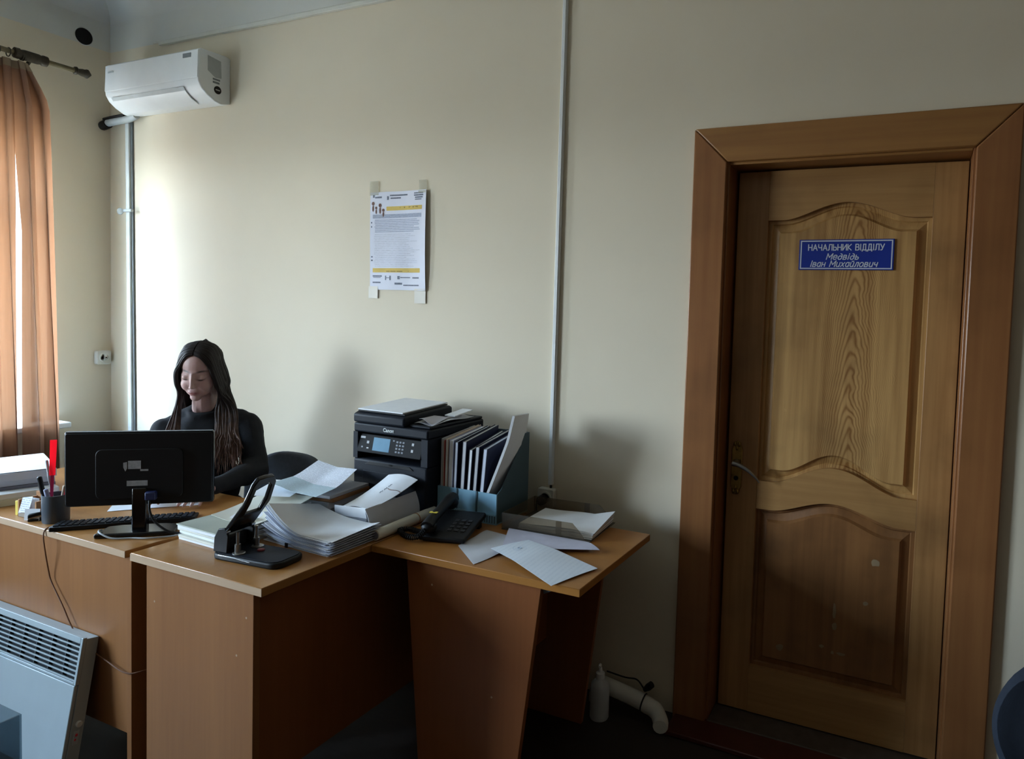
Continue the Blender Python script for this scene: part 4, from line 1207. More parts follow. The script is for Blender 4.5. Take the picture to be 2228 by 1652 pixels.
# ================================================================== STATIONERY ON THE END-ON DESK
# ---- heavy hole punch
hp = thing('hole_punch', 'large black two-hole punch with raised handle on the desk', 'hole punch', (2.500, -1.025, TZ), 5)
pts = rrect(0.265, 0.125, 0.035, 6)
base = build('base_plate', MB().prism([(x, y, 0.0) for x, y in pts], (0, 0, 0.020)), M_BLACK, hp, bevel=0.006, seg=3)
build('base_rim', MB().prism([(x * 0.99 - 0.0, y * 0.985, 0.0203) for x, y in rrect(0.25, 0.115, 0.03, 6)], (0, 0, 0.0015)), M_NAVYBLACK, base)
build('highlight_strip', MB().tube([(-0.095, -0.0626, 0.017), (-0.03, -0.0626, 0.017), (0.0, -0.0626, 0.013), (0.03, -0.0626, 0.012)], 0.0009, 6), M_CHROME, base, smooth=True)  # thin chrome strip imitating a highlight along the base
for s in (-1, 1):
    build('side_cheek', MB().prism([(-0.128, s * 0.048 - 0.004, 0.020), (-0.072, s * 0.048 - 0.004, 0.020), (-0.066, s * 0.048 - 0.004, 0.075), (-0.080, s * 0.048 - 0.004, 0.100), (-0.108, s * 0.048 - 0.004, 0.094), (-0.124, s * 0.048 - 0.004, 0.066)], (0, 0.008, 0)), M_BLACK, hp, bevel=0.003)
    build('pivot_pin', MB().lathe([(0.006, 0), (0.006, 0.014), (0.004, 0.016)], 12, (-0.074, s * 0.048 - 0.008, 0.088), 'Y'), M_CHROME, hp, smooth=30)
    build('punch_rod', MB().lathe([(0.009, 0.024), (0.009, 0.050), (0.005, 0.050), (0.005, 0.088)], 12, (-0.045, s * 0.036, 0)), M_STEEL, hp, smooth=30)
    build('steel_disc', MB().lathe([(0.019, 0.0205), (0.019, 0.024), (0.016, 0.026)], 20, (-0.040, s * 0.036, 0)), M_STEEL, hp, smooth=30)
build('red_button', MB().lathe([(0.011, 0.0205), (0.011, 0.025), (0.008, 0.027)], 16, (-0.002, 0.012, 0)), mat('dull_red', '#7c2c36', 0.5), hp, smooth=30)
build('rear_bridge', B(-0.126, -0.088, -0.044, 0.044, 0.020, 0.070), M_BLACK, hp, bevel=0.008, seg=3)
# handle: a flat loop rising from the pivots
hd_ = MB()
a_ = R(58)
def hpt(t, w, o=0.0):
    bend = 0.018 * math.sin(math.pi * min(1, t / 0.22))
    return Vector((-0.088 + t * math.cos(a_) + bend * math.sin(a_) - o * math.sin(a_), w, 0.080 + t * math.sin(a_) - bend * 0.3 + o * math.cos(a_)))
L_ = 0.215
outl = [(0.0, -0.050), (L_ * 0.55, -0.050), (L_ * 0.9, -0.044), (L_, -0.030), (L_ * 1.01, 0), (L_, 0.030), (L_ * 0.9, 0.044), (L_ * 0.55, 0.050), (0.0, 0.050)]
inn = [(0.085, -0.030), (L_ * 0.6, -0.031), (L_ * 0.84, -0.028), (L_ * 0.9, -0.016), (L_ * 0.9, 0), (L_ * 0.9, 0.016), (L_ * 0.84, 0.028), (L_ * 0.6, 0.031), (0.085, 0.030)]
vs, fs = [], []
for o in (-0.007, 0.007):
    vs += [hpt(t_, w_, o) for t_, w_ in outl] + [hpt(t_, w_, o) for t_, w_ in inn]
n = len(outl)
for k in range(n - 1):
    fs += [(k, k + 1, n + k + 1, n + k), (2 * n + k + 1, 2 * n + k, 3 * n + k, 3 * n + k + 1), (k + 1, k, 2 * n + k, 2 * n + k + 1), (n + k, n + k + 1, 3 * n + k + 1, 3 * n + k)]
fs += [(0, n, 2 * n - 1, n - 1), (2 * n, 3 * n - 1, 4 * n - 1, 3 * n), (n, 3 * n, 4 * n - 1, 2 * n - 1), (0, n - 1, 3 * n - 1, 2 * n)]
build('handle', MB().add(vs, fs), M_BLACKGLOSS, hp, bevel=0.004, seg=3)

# ---- stack of pale green folders
def slab_stack(name, label, cat, loc, rz, sizes, group=None):
    t_ = thing(name, label, cat, loc, rz, group=group)
    z = 0.0
    for k, (w, l, h, ma, dx, dy, nm) in enumerate(sizes):
        tz = lambda y, z=z: z
        build(nm, B(dx - w / 2, dx + w / 2, dy - l / 2, dy + l / 2, z, z + h), ma, t_, rot=(0, 0, R(random.uniform(-1.2, 1.2))), bevel=min(0.0015, h * 0.3))
        z += h + 0.0003
    return t_
slab_stack('folder_stack', 'stack of pale green-grey card folders beside the hole punch', 'folders', (2.245, -0.875, TZ), -3,
           [(0.225, 0.315, 0.010, M_PAPER, 0.0, 0.0, 'folder'), (0.222, 0.318, 0.008, M_CREAMCARD, 0.004, -0.004, 'folder'), (0.228, 0.31, 0.013, M_PAPER, -0.002, 0.002, 'folder'),
            (0.222, 0.316, 0.006, M_CREAMCARD, -0.004, -0.002, 'folder'), (0.23, 0.32, 0.011, M_PAPER, 0.0, 0.0, 'folder'), (0.234, 0.33, 0.004, M_GREENCARD, 0.0, 0.002, 'folder')])
tf = thing('card_folder', 'cream card folder with raised flap lying on the green folders', 'folder', (2.262, -0.812, TZ + 0.0560), -4)
build('folder_cover', MB().grid(lambda u, v: ((u - 0.5) * 0.22, (v - 0.5) * 0.24, 0.003 + 0.045 * v ** 1.5 - 0.006 * math.sin(u * 3)), 10, 10), M_CREAMCARD, tf, solid=0.0016, smooth=80)
build('folder_pages', MB().prism([(-0.10, -0.10, 0.0), (-0.10, 0.12, 0.0), (-0.10, 0.12, 0.028)], (0.20, 0, 0)), M_PAPER, tf)
build('folder_crease', MB().prism([(0.045, -0.09, 0.0085), (0.075, -0.10, 0.008), (0.085, -0.075, 0.0105), (0.05, -0.07, 0.0105)], (0, 0, 0.0015)), M_GREENCARD, tf)

# ---- thick fanned pile of printed sheets
fp_ = thing('paper_pile', 'thick fanned pile of white printouts at the desk edge', 'papers', (2.528, -0.805, TZ), -2)
NS = 20
for i in range(NS):
    f_ = i / (NS - 1)
    z0_ = 0.0012 + i * 0.0026
    lift = 0.004 + 0.078 * f_ ** 1.0
    sx = 0.012 * math.sin(i * 2.1) + 0.010 * f_
    sy = 0.005 * math.sin(i * 1.3)
    rz_ = R(0.9 * math.sin(i * 1.7))
    def srf(u, v, z0_=z0_, lift=lift, sx=sx, sy=sy, rz_=rz_, f_=f_):
        x = (u - 0.5) * 0.298
        y = (v - 0.5) * 0.21
        z = z0_ + lift * (1 - 0.72 * v) * max(0, (0.55 - u) / 0.55) ** 1.6 + 0.004 * f_ * (math.sin(3 * u + 2) + 1) * v + 0.010 * f_ * max(0, u - 0.86) / 0.14 * v
        xx = x + sx + 0.03 * f_ * max(0, (0.5 - u)) ** 2
        return (xx * math.cos(rz_) - y * math.sin(rz_), xx * math.sin(rz_) + y * math.cos(rz_) + sy, z)
    build('sheet', MB().grid(srf, 16, 6), M_PAPER if i == NS - 1 else (M_PAPERB if i % 3 else M_PAPER), fp_, solid=0.0012 if i < NS - 1 else 0.0008, smooth=80)
build('binder_clip', MB().prism([(-0.035, -0.1135, 0.001), (-0.023, -0.1135, 0.001), (-0.023, -0.1135, 0.016), (-0.035, -0.1135, 0.016)], (0, 0.003, 0)), M_BLACK, fp_, label='small black clip')
build('cover_sheet', MB().grid(lambda u, v: ((u - 0.5) * 0.30 + 0.01, (v - 0.5) * 0.215, 0.0005), 2, 2), M_KRAFT, fp_, solid=0.0006)

# ---- open printed leaflet with a blue half
ls = slab_stack('paper_pile', 'pile of documents under the unfolded printout near the office chair', 'papers', (2.290, -0.565, TZ), 6,
                [(0.25, 0.22, 0.030, M_PAPERG, 0, 0, 'document'), (0.245, 0.215, 0.020, M_GREYCARD, 0.004, 0.002, 'document'), (0.24, 0.22, 0.025, M_PAPER, -0.004, 0, 'document'), (0.25, 0.215, 0.014, M_KRAFT, 0.002, 0.004, 'document'), (0.245, 0.22, 0.012, M_PAPERG, 0, 0, 'document')])
lf = thing('leaflet', 'unfolded printout, white upper half and pale blue lower half', 'leaflet', (2.30, -0.61, TZ + 0.1160))
LQ = [Vector((2.205, -0.735, 0)), Vector((2.500, -0.800, 0)), Vector((2.360, -0.465, 0)), Vector((2.115, -0.428, 0))]
def lsf(u, v):
    p = (LQ[0] * (1 - u) + LQ[1] * u) * (1 - v) + (LQ[3] * (1 - u) + LQ[2] * u) * v - Vector((2.30, -0.61, 0))
    z = 0.006 + 0.020 * abs(u - 0.5) + 0.022 * abs(v - 0.45) + 0.012 * max(0, v - 0.6) / 0.4 - 0.016 * max(0, 0.25 - u) * (1 - v)
    return (p.x, p.y, z)
build('white_half', MB().grid(lambda u, v: lsf(u, 0.45 + 0.55 * v), 12, 8), M_TEXT, lf, solid=0.0006, smooth=20, uv=lambda c: (c.x, c.y))
build('blue_half', MB().grid(lambda u, v: lsf(u, 0.45 * v), 12, 8), M_TEXTB, lf, solid=0.0006, smooth=20, uv=lambda c: (c.x, c.y))
tag(build('paper_sheet', MB().grid(lambda u, v: ((u - 0.5) * 0.15, (v - 0.5) * 0.21, 0.002 + 0.006 * v), 8, 8), M_PAPER, None, (2.215, -0.690, TZ + 0.1060), (0, 0, R(24)), solid=0.0008, smooth=80), 'white sheet sticking out below the blue leaflet half', 'paper')

# ---- archive box file lying open
bf = thing('box_file', 'white archive file lying with its cover flap raised near the printer', 'file', (2.560, -0.572, TZ), -4)
build('pages', B(-0.085, 0.072, -0.115, 0.110, 0.004, 0.070), mat('page_block', '#8c8f96', 0.8, var=0.25, scale=60, stretch=(1, 1, 6)), bf, bevel=0.002)
build('bottom_cover', B(-0.092, 0.088, -0.122, 0.118, 0.0, 0.003), M_PAPER, bf)
build('spine', MB().grid(lambda u, v: (0.092 - 0.018 * v + 0.012 * math.sin(math.pi * v), -0.125 + 0.245 * u, 0.002 + (0.092 + 0.012 * u) * v), 6, 8), M_PAPERG, bf, solid=0.0022, smooth=80)
build('front_flap', MB().grid(lambda u, v: (0.072 - 0.155 * u, -0.118 - 0.015 * math.sin(math.pi * v) * 0.6 + 0.020 * (1 - v), 0.010 + 0.085 * math.sin(v * math.pi * 0.5) - 0.012 * u), 8, 8), M_PAPER, bf, solid=0.0018, smooth=80)
def flapf(u, v):
    # cover hinged along the far left, curling up towards the printer
    x = -0.075 + 0.150 * u + 0.010 * v
    y = -0.112 + 0.232 * v
    z = 0.088 + 0.060 * v ** 1.6 + 0.012 * math.sin(u * 3.0) - 0.018 * (1 - u) * (1 - v)
    return (x, y, z)
fc = build('cover_flap', MB().grid(flapf, 12, 12), M_PAPER, bf, solid=0.0022, smooth=80)
hwm = MB()
for q in range(3):
    pth = [Vector(flapf(0.55 + 0.02 * math.sin(k * 1.9 + q), 0.48 + 0.09 * q + k * 0.012)) + Vector((0, 0, 0.0016)) for k in range(7)]
    hwm.tube(pth, 0.0009, 5)
build('handwriting', hwm, M_INKDARK, fc)['kind'] = 'stuff'
build('tie_string', MB().tube([Vector(flapf(0.6 + 0.066 * k, 0.62 - 0.02 * math.sin(k))) + Vector((0, 0, 0.002)) for k in range(7)], 0.0012, 6), M_INKBROWN, fc)

# ---- rolled sheet
ro = thing('paper_roll', 'rolled white drawing tied with a rubber band beside the telephone cord', 'paper roll', (2.688, -0.560, TZ + 0.020), 2)
rp_ = []
build('roll', MB().lathe([(0.012, -0.165), (0.0185, -0.165), (0.0195, 0.0), (0.0185, 0.165), (0.012, 0.165)], 24, (0, 0, 0), 'Y'), M_CREAMCARD, ro, smooth=40)
build('rubber_band', MB().lathe([(0.0200, -0.002), (0.0208, 0), (0.0200, 0.002)], 24, (0, 0.055, 0), 'Y'), M_KRAFT, ro, smooth=40)
build('inner_wrap', MB().lathe([(0.010, -0.168), (0.0135, -0.168), (0.0135, -0.1645), (0.010, -0.1645)], 20, (0, 0, 0), 'Y'), M_GREYCARD, ro)

# ================================================================== ON THE SIDE TABLE
# ---- blue file holder
fhd = thing('file_holder', 'dusty blue plastic file holder full of folders beside the printer', 'file holder', (2.818, -0.262, TZ))
hx, hy0, hy1 = 0.134, -0.113, 0.113
build('holder_base', B(-hx, hx, hy0, hy1, 0, 0.005), M_BLUEHOLD, fhd)
build('holder_front', B(-hx, hx, hy0, hy0 + 0.004, 0.005, 0.116), M_BLUEHOLD, fhd, bevel=0.001)
for k in range(4):
    x = -hx + 2 * hx * k / 3
    x = min(hx - 0.003, max(-hx + 0.003, x))
    build('front_rib', B(x - 0.003, x + 0.003, hy0 - 0.003, hy0, 0.040, 0.116), M_BLUEHOLD_D if 0 < k < 3 else M_BLUEHOLD, fhd)
build('front_ledge', B(-hx, hx, hy0 - 0.004, hy0, 0.034, 0.040), M_BLUEHOLD, fhd)
for k in range(24):
    x = -hx + 0.008 + (2 * hx - 0.016) * k / 23
    build('front_flute', B(x - 0.0018, x + 0.0018, hy0 - 0.0015, hy0, 0.006, 0.034), M_BLUEHOLD_D, fhd)
for s in (-1, 1):
    xx = s * (hx - 0.0015)
    build('holder_side', MB().prism([(xx - 0.0015, hy0 + 0.004, 0.005), (xx - 0.0015, hy1, 0.005), (xx - 0.0015, hy1, 0.318), (xx - 0.0015, hy1 - 0.03, 0.318), (xx - 0.0015, hy0 + 0.03, 0.130), (xx - 0.0015, hy0 + 0.004, 0.116)], (0.003, 0, 0)), M_BLUEHOLD_D, fhd)
for x in (-hx / 3, hx / 3):
    build('divider', MB().prism([(x - 0.001, hy0 + 0.004, 0.005), (x - 0.001, hy1 - 0.003, 0.005), (x - 0.001, hy1 - 0.003, 0.27), (x - 0.001, hy0 + 0.01, 0.10)], (0.002, 0, 0)), M_BLUEHOLD_D, fhd)
build('holder_back', B(-hx + 0.003, hx - 0.003, hy1 - 0.003, hy1, 0.005, 0.318), M_BLUEHOLD_D, fhd)
FOLD = [  # x at base, thickness, height front, height back, cover, pages, lean, label
    (-0.1265, 0.006, 0.290, 0.312, M_PAPERG, M_PAPER, 0.0, 'white card folder, leftmost in the blue holder'),
    (-0.1190, 0.009, 0.284, 0.306, M_RED, M_BEIGE, 0.0, 'red-edged folder second from left in the blue holder'),
    (-0.1080, 0.012, 0.290, 0.318, M_BEIGE, M_PAPER, 0.5, 'cream folder between the red one and the blue-white papers in the holder'),
    (-0.0940, 0.021, 0.288, 0.314, M_LAV, M_PAPER, 1.0, 'thick wad of blue-white papers in the blue holder'),
    (-0.0700, 0.015, 0.284, 0.318, M_NAVY, M_PAPERB, 1.5, 'lavender file with navy cover left of centre in the holder'),
    (-0.0400, 0.018, 0.290, 0.326, M_NAVY, M_PAPERG, 2.5, 'grey-edged navy book in the middle of the blue holder'),
    (-0.0110, 0.015, 0.262, 0.306, M_NAVY, M_PAPER, 3.2, 'shorter white-edged file right of the middle in the holder'),
    (0.0150, 0.017, 0.276, 0.312, M_NAVY, M_PAPERG, 3.6, 'navy and grey file third from right in the holder'),
    (0.0450, 0.018, 0.272, 0.312, M_NAVY, M_PAPERB, 4.5, 'navy folder leaning beside the curved booklet in the holder')]
for x, th, hf, hb, cov, pag, lean, lab in FOLD:
    fo = thing('document_folder', lab, 'folder', (2.818 + x, -0.262, TZ + 0.0055 + max(0.0, 0.0 )), rot=(0, R(lean), 0), group='documents in the blue file holder')
    y0_, y1_ = hy0 + 0.006, hy1 - 0.006
    build('pages', MB().prism([(0.0012, y0_, 0.001), (0.0012, y1_, 0.001), (0.0012, y1_, hb), (0.0012, y0_, hf)], (th - 0.0045, 0, 0)), pag, fo, bevel=0.0006)
    build('cover', MB().prism([(th - 0.0030, y0_ - 0.001, 0.001), (th - 0.0030, y1_, 0.001), (th - 0.0030, y1_, hb + 0.003), (th - 0.0030, y0_ - 0.001, hf + 0.003)], (0.0028, 0, 0)), cov, fo, bevel=0.0004)
    build('cover', MB().prism([(0.0, y0_ - 0.001, 0.001), (0.0, y1_, 0.001), (0.0, y1_, hb + 0.003), (0.0, y0_ - 0.001, hf + 0.003)], (0.0012, 0, 0)), cov if cov is not M_RED else M_PAPERG, fo)
bk_ = thing('booklet', 'white booklet curving out at the right end of the blue holder', 'booklet', (2.818, -0.262, TZ + 0.005), group='documents in the blue file holder')
def bks(u, v, o=0.0):
    # u: 0 front edge, 1 back edge; the booklet bows out over the low side wall
    tab = [(0.0, 0.066), (0.25, 0.090), (0.54, 0.138), (0.77, 0.174), (1.0, 0.196)]
    for (v0, x0), (v1, x1) in zip(tab, tab[1:]):
        if v <= v1 + 1e-9:
            xf = x0 + (x1 - x0) * (v - v0) / (v1 - v0)
            break
    xb = 0.066 + 0.058 * min(1, v * 1.5) + 0.05 * max(0, v - 0.78)
    return (xb + (xf - xb) * (1 - u) + o, hy1 - 0.012 - (hy1 - hy0 - 0.020) * (1 - u), 0.004 + 0.405 * v - 0.02 * v * u)
for k in range(4):
    build('page', MB().grid(lambda u, v, k=k: bks(u, v, -0.0028 * k), 8, 16), M_PAPER if k in (0, 2) else M_PAPERG, bk_, solid=0.0024, smooth=80)

# ---- smoky letter tray with papers
M_SMOKE_BLUE = clear_mat('blue_grey_smoky_plastic', '#bcc8ce', 0.86, 0.15)
def letter_tray(name, label, loc, rz, w=0.345, l=0.262, h=0.062, thick=0.003, ma=M_SMOKE):
    t_ = thing(name, label, 'tray', loc, rz)
    build('tray_floor', B(-w / 2, w / 2, -l / 2, l / 2, 0.0, thick), mat('smoky_tray_floor', '#4b463f', 0.25), t_)
    for s in (-1, 1):
        yy = s * (l / 2 - thick / 2) - thick / 2
        wl_ = [(-w / 2, yy, thick), (w / 2 - 0.01, yy, thick), (w / 2 - 0.035, yy, h * 0.55), (w / 2 - 0.065, yy, h), (-w / 2, yy, h)]
        build('tray_wall', MB().prism(wl_, (0, thick, 0)), ma, t_)
        build('tray_rib', B(0.045, 0.066, yy - 0.001 if s < 0 else yy + thick - 0.001, (yy - 0.001 if s < 0 else yy + thick - 0.001) + 0.002, thick, h), ma, t_)
    build('tray_wall', B(-w / 2, -w / 2 + thick, -l / 2 + thick, l / 2 - thick, thick, h), ma, t_)
    return t_
letter_tray('letter_tray', 'smoky clear letter tray holding papers near the table corner', (3.158, -0.262, TZ), 3)
tpp = thing('paper_stack', 'white papers curling up inside the tray by the door', 'papers', (3.185, -0.262, TZ + 0.0032), 3)
for k in range(5):
    build('sheet', MB().grid(lambda u, v, k=k: ((u - 0.5) * 0.292 + 0.002 * k, (v - 0.5) * 0.21 + 0.003 * math.sin(k * 2), 0.002 + 0.0055 * k + (0.026 * max(0, u - 0.72) / 0.28 * v + 0.003 * math.sin(u * 6 + k)) * (0.3 + 0.17 * k) + 0.002), 14, 8), M_PAPER if k in (1, 4) else M_PAPERG, tpp, solid=0.0045 if k < 4 else 0.0008, smooth=80)

# ---- loose sheets
def quad_sheet(name, label, pts, ma, z0, wob, uvs=False, n=14, drop=None):
    P = [Vector((x, y, 0)) for x, y in pts]
    ctr = sum(P, Vector()) / 4
    def f(u, v):
        p = (P[0] * (1 - u) + P[1] * u) * (1 - v) + (P[3] * (1 - u) + P[2] * u) * v - ctr
        return (p.x, p.y, wob(u, v))
    o = build(name, MB().grid(f, n, n), ma, None, (ctr.x, ctr.y, z0), solid=0.0006, smooth=80, uv=(lambda c: (c.x, c.y)) if uvs else None)
    return tag(o, label, 'paper')
quad_sheet('paper_sheet', 'white creased sheet beneath the stamped letter beside the telephone', [(3.111, -0.746), (2.966, -0.628), (2.955, -0.440), (3.160, -0.470)], M_PAPERG, TZ + 0.0006, lambda u, v: 0.0012 + 0.010 * max(0, math.sin(u * 5.0 + v * 3 - 0.6)) * v * (1 - v) * 3)
quad_sheet('paper_sheet', 'lavender-tinted sheet lying just in front of the letter tray', [(3.120, -0.600), (3.030, -0.412), (3.335, -0.404), (3.413, -0.458)], mat('lavender_white_paper', '#bcbccb', 0.8), TZ + 0.012, lambda u, v: 0.0008 + 0.005 * math.sin(math.pi * u) * v)
st = quad_sheet('paper_sheet', 'white stamped letter hanging over the front table edge', [(3.405, -0.778), (3.101, -0.636), (3.166, -0.503), (3.468, -0.592)], M_TEXT if False else printed_paper('faintly_printed_letter', '#dce5ee', '#b4c2d2', 0.016, 0.16, 0), TZ + 0.018, lambda u, v: 0.0004 - 0.0165 * max(0, (0.6 - u) / 0.6) * (1 - 0.15 * v) + 0.002 * math.sin(v * 3), True)
ring = MB()
for r0, w_ in ((0.022, 0.0012), (0.015, 0.0010), (0.006, 0.003)):
    ring.tube([(r0 * math.cos(R(20 * k)), r0 * math.sin(R(20 * k)), 0) for k in range(19)], w_ * 0.5, 5)
rs_ = build('ink_stamp', ring, M_STAMP, st, (-0.10, 0.035, 0.0022), label='faint round blue stamp')
rs_['kind'] = 'stuff'

# ================================================================== ON THE LEFT DESK
# ---- pencil cup
pc = thing('pencil_cup', 'charcoal grey pencil cup at the left end of the monitor', 'cup', (1.590, -1.112, TZ))
build('cup_wall', MB().lathe([(0.038, 0.0), (0.040, 0.004), (0.041, 0.098), (0.0385, 0.098), (0.0375, 0.006), (0.002, 0.005)], 28), M_CUP, pc, smooth=40)
def stick(name, label, cat, base, top, r, ma, extra=None):
    b_, t_ = Vector(base), Vector(top)
    o = thing(name, label, cat, (1.590 + b_.x, -1.112 + b_.y, TZ + b_.z))
    d_ = t_ - b_
    if callable(r):
        r(o, d_)
    else:
        build('barrel', MB().tube([Vector(), d_ * 0.96, d_], [r, r, r * 0.5], 10), ma, o, smooth=40)
        build('cap', MB().tube([d_ * 0.62, d_ * 1.0, d_ * 1.02], [r * 1.2, r * 1.2, r * 0.7], 10), extra or ma, o, smooth=40)
    return o
def ruler(o, d_):
    side = Vector((0.57, 0.82, 0)).normalized()
    def slab(a, b, w0, w1):
        n_ = d_.normalized().cross(side).normalized() * 0.0014
        pts = [d_ * a - side * w0, d_ * a + side * w0, d_ * b + side * w1, d_ * b - side * w1]
        return MB().prism([p - n_ * 0.5 for p in pts], n_)
    build('blade', slab(0.0, 0.55, 0.0042, 0.0052), mat('dark_pink_plastic', '#d8356a', 0.3), o)
    build('ruler_end', slab(0.55, 1.0, 0.0085, 0.0100), M_PINKRED, o)
stick('ruler', 'bright red plastic ruler sticking up from the pencil cup', 'ruler', (-0.024, -0.004, 0.008), (0.004, -0.008, 0.292), ruler, None)
stick('marker_pen', 'black marker pen standing in the pencil cup', 'pen', (-0.020, -0.012, 0.008), (-0.040, -0.030, 0.158), 0.0065, M_BLACK)
stick('pen', 'clear ballpoint pen standing in the pencil cup', 'pen', (-0.018, 0.008, 0.008), (-0.034, -0.010, 0.212), 0.004, M_CLEAR, M_CABLEGREY)
stick('pen', 'short lavender pen leaning in the pencil cup', 'pen', (0.012, -0.012, 0.008), (-0.006, -0.028, 0.118), 0.006, M_LAV)
stick('pencil', 'brown wooden pencil leaning towards the monitor in the cup', 'pencil', (0.0, 0.010, 0.008), (0.026, 0.014, 0.126), 0.0045, M_KRAFT, M_BEIGE)
stick('pen', 'red pen beside the monitor edge in the pencil cup', 'pen', (0.016, 0.006, 0.008), (0.032, 0.018, 0.112), 0.0045, M_PINKRED)

# ---- note box, sticky pad and stapler left of the cup
nb = thing('note_box', 'small brown note box with white slips beside the pencil cup', 'box', (1.462, -1.105, TZ), 8)
build('box_base', B(-0.045, 0.045, -0.035, 0.035, 0.0, 0.018), mat('greyish_wood', '#8f8476', 0.6), nb, bevel=0.001)
build('box_back', B(-0.045, 0.045, 0.027, 0.035, 0.018, 0.078), M_KRAFT, nb)
build('box_side', B(-0.045, -0.039, -0.035, 0.027, 0.018, 0.062), M_KRAFT, nb)
build('box_side', B(0.039, 0.045, -0.035, 0.027, 0.018, 0.062), M_KRAFT, nb)
build('note_slip', MB().grid(lambda u, v: (-0.040 + 0.050 * u + 0.008 * v, -0.037 + 0.010 * v, 0.014 + 0.055 * v + 0.008 * u), 6, 6), M_TEXT, nb, solid=0.0008, uv=lambda c: (c.x, c.z))
build('note_slip', MB().grid(lambda u, v: (-0.005 + 0.035 * u, -0.025 + 0.012 * v, 0.018 + 0.050 * v), 4, 4), M_PAPER, nb, solid=0.0008)
sp_ = thing('sticky_notes', 'small yellow sticky-note block standing by the note box', 'sticky notes', (1.398, -1.128, TZ), 8)
build('pad', B(-0.006, 0.006, -0.012, 0.012, 0.0, 0.052), M_YELLOW, sp_, bevel=0.0006)
build('top_note', B(0.006, 0.0068, -0.012, 0.012, 0.004, 0.054), mat('pale_yellow', '#e8dd8c', 0.7), sp_)
sl = thing('stapler', 'small black stapler with steel edges between note box and cup', 'stapler', (1.535, -1.132, TZ), 55)
build('stapler_base', B(-0.035, 0.045, -0.009, 0.009, 0.0, 0.008), M_BLACK, sl, bevel=0.002)
build('stapler_arm', MB().prism([(-0.035, -0.008, 0.008), (0.045, -0.008, 0.028), (0.045, -0.008, 0.042), (-0.035, -0.008, 0.024)], (0, 0.016, 0)), M_BLACK, sl, bevel=0.003)
build('steel_rail', MB().prism([(-0.034, -0.0088, 0.008), (0.046, -0.0088, 0.026), (0.046, -0.0088, 0.030), (-0.034, -0.0088, 0.012)], (0, 0.0176, 0)), M_CHROME, sl)
tag(build('business_card', MB().grid(lambda u, v: ((u - 0.5) * 0.05, 0.006 * v, 0.002 + 0.040 * v), 4, 4), M_PAPER, None, (1.520, -1.152, TZ), (0, 0, R(30)), solid=0.0006), 'white card leaning in front of the stapler', 'card')

# ---- paper stacks at the far left
slab_stack('paper_stack', 'cream-edged paper stack at the bottom of the left pile', 'papers', (1.085, -1.010, TZ), -14, [(0.36, 0.22, 0.026, M_CREAMCARD, 0, 0, 'ream'), (0.35, 0.215, 0.020, M_PAPER, 0.004, 0.003, 'ream')])
slab_stack('paper_stack', 'bluish white paper stack on top of the left pile', 'papers', (1.035, -0.985, TZ + 0.0466), -18, [(0.35, 0.23, 0.012, M_GREYCARD, 0.0, 0, 'ream'), (0.34, 0.225, 0.022, M_PAPERB, -0.004, 0.002, 'ream'), (0.345, 0.23, 0.030, M_PAPERB, 0.004, 0, 'ream')])
tag(build('paper_sheet', MB().grid(lambda u, v: ((u - 0.5) * 0.33, (v - 0.5) * 0.225, 0.0012 + 0.006 * max(0, math.sin(math.pi * u)) + 0.010 * v * max(0, 0.4 - u)), 14, 8), M_PAPER, None, (1.045, -0.980, TZ + 0.1125), (0, 0, R(-20)), solid=0.0008, smooth=80), 'curled top sheet of the left paper pile', 'paper')
slab_stack('paper_stack', 'white paper stack directly behind the red ruler', 'papers', (1.300, -0.812, TZ), -28, [(0.26, 0.18, 0.030, M_KRAFT, 0, 0, 'ream'), (0.255, 0.182, 0.028, M_PAPERG, 0.003, 0, 'ream'), (0.26, 0.18, 0.026, M_PAPER, 0.0, 0.003, 'ream')])
tag(build('paper_sheet', MB().grid(lambda u, v: ((u - 0.5) * 0.297, (v - 0.5) * 0.21, 0.001 + 0.001 * math.sin(u * 4)), 8, 6), M_PAPER, None, (1.640, -0.780, TZ), (0, 0, R(49)), solid=0.0006), 'white sheet lying between keyboard and the hand', 'paper')

# ---- near letter tray at the bottom left corner
letter_tray('letter_tray', 'smoky clear tray at the bottom left corner of the picture', (2.882, -2.062, TZ), 180, 0.30, 0.31, 0.112, 0.003, M_SMOKE_BLUE)
tq = slab_stack('paper_stack', 'white papers inside the near smoky tray', 'papers', (2.890, -2.06, TZ + 0.0032), 2, [(0.20, 0.25, 0.030, M_PAPERG, 0, 0, 'ream'), (0.165, 0.245, 0.028, M_PAPER, 0, 0, 'ream')])

# ================================================================== ON THE FLOOR BY THE DOOR
bo = thing('spray_bottle', 'white plastic bottle on the floor under the side table', 'bottle', (3.300, -0.160, 0.0))
build('bottle_body', MB().lathe([(0.034, 0.0), (0.037, 0.006), (0.037, 0.115), (0.034, 0.135), (0.018, 0.152), (0.015, 0.156)], 24), mat('milky_plastic', '#b9bfc2', 0.4), bo, smooth=50)
build('bottle_cap', MB().lathe([(0.017, 0.156), (0.017, 0.176), (0.008, 0.180), (0.006, 0.196), (0.002, 0.200)], 18), M_WHITE, bo, smooth=50)
build('nozzle', MB().tube([(0, 0, 0.196), (0.0, -0.004, 0.208), (0.006, -0.026, 0.212)], [0.005, 0.006, 0.004], 8), M_WHITE, bo, smooth=True)
dp = thing('wrapped_pipe', 'white foam-wrapped pipe on the floor beside the door casing', 'pipe', (3.42, -0.075, 0.0))
build('pipe_wrap', MB().tube(catmull([(-0.155, 0.02, 0.072), (-0.10, 0.0, 0.078), (-0.03, -0.005, 0.070), (0.035, -0.010, 0.060)], 6), 0.031, 14), M_OFFWHITE, dp, smooth=50)
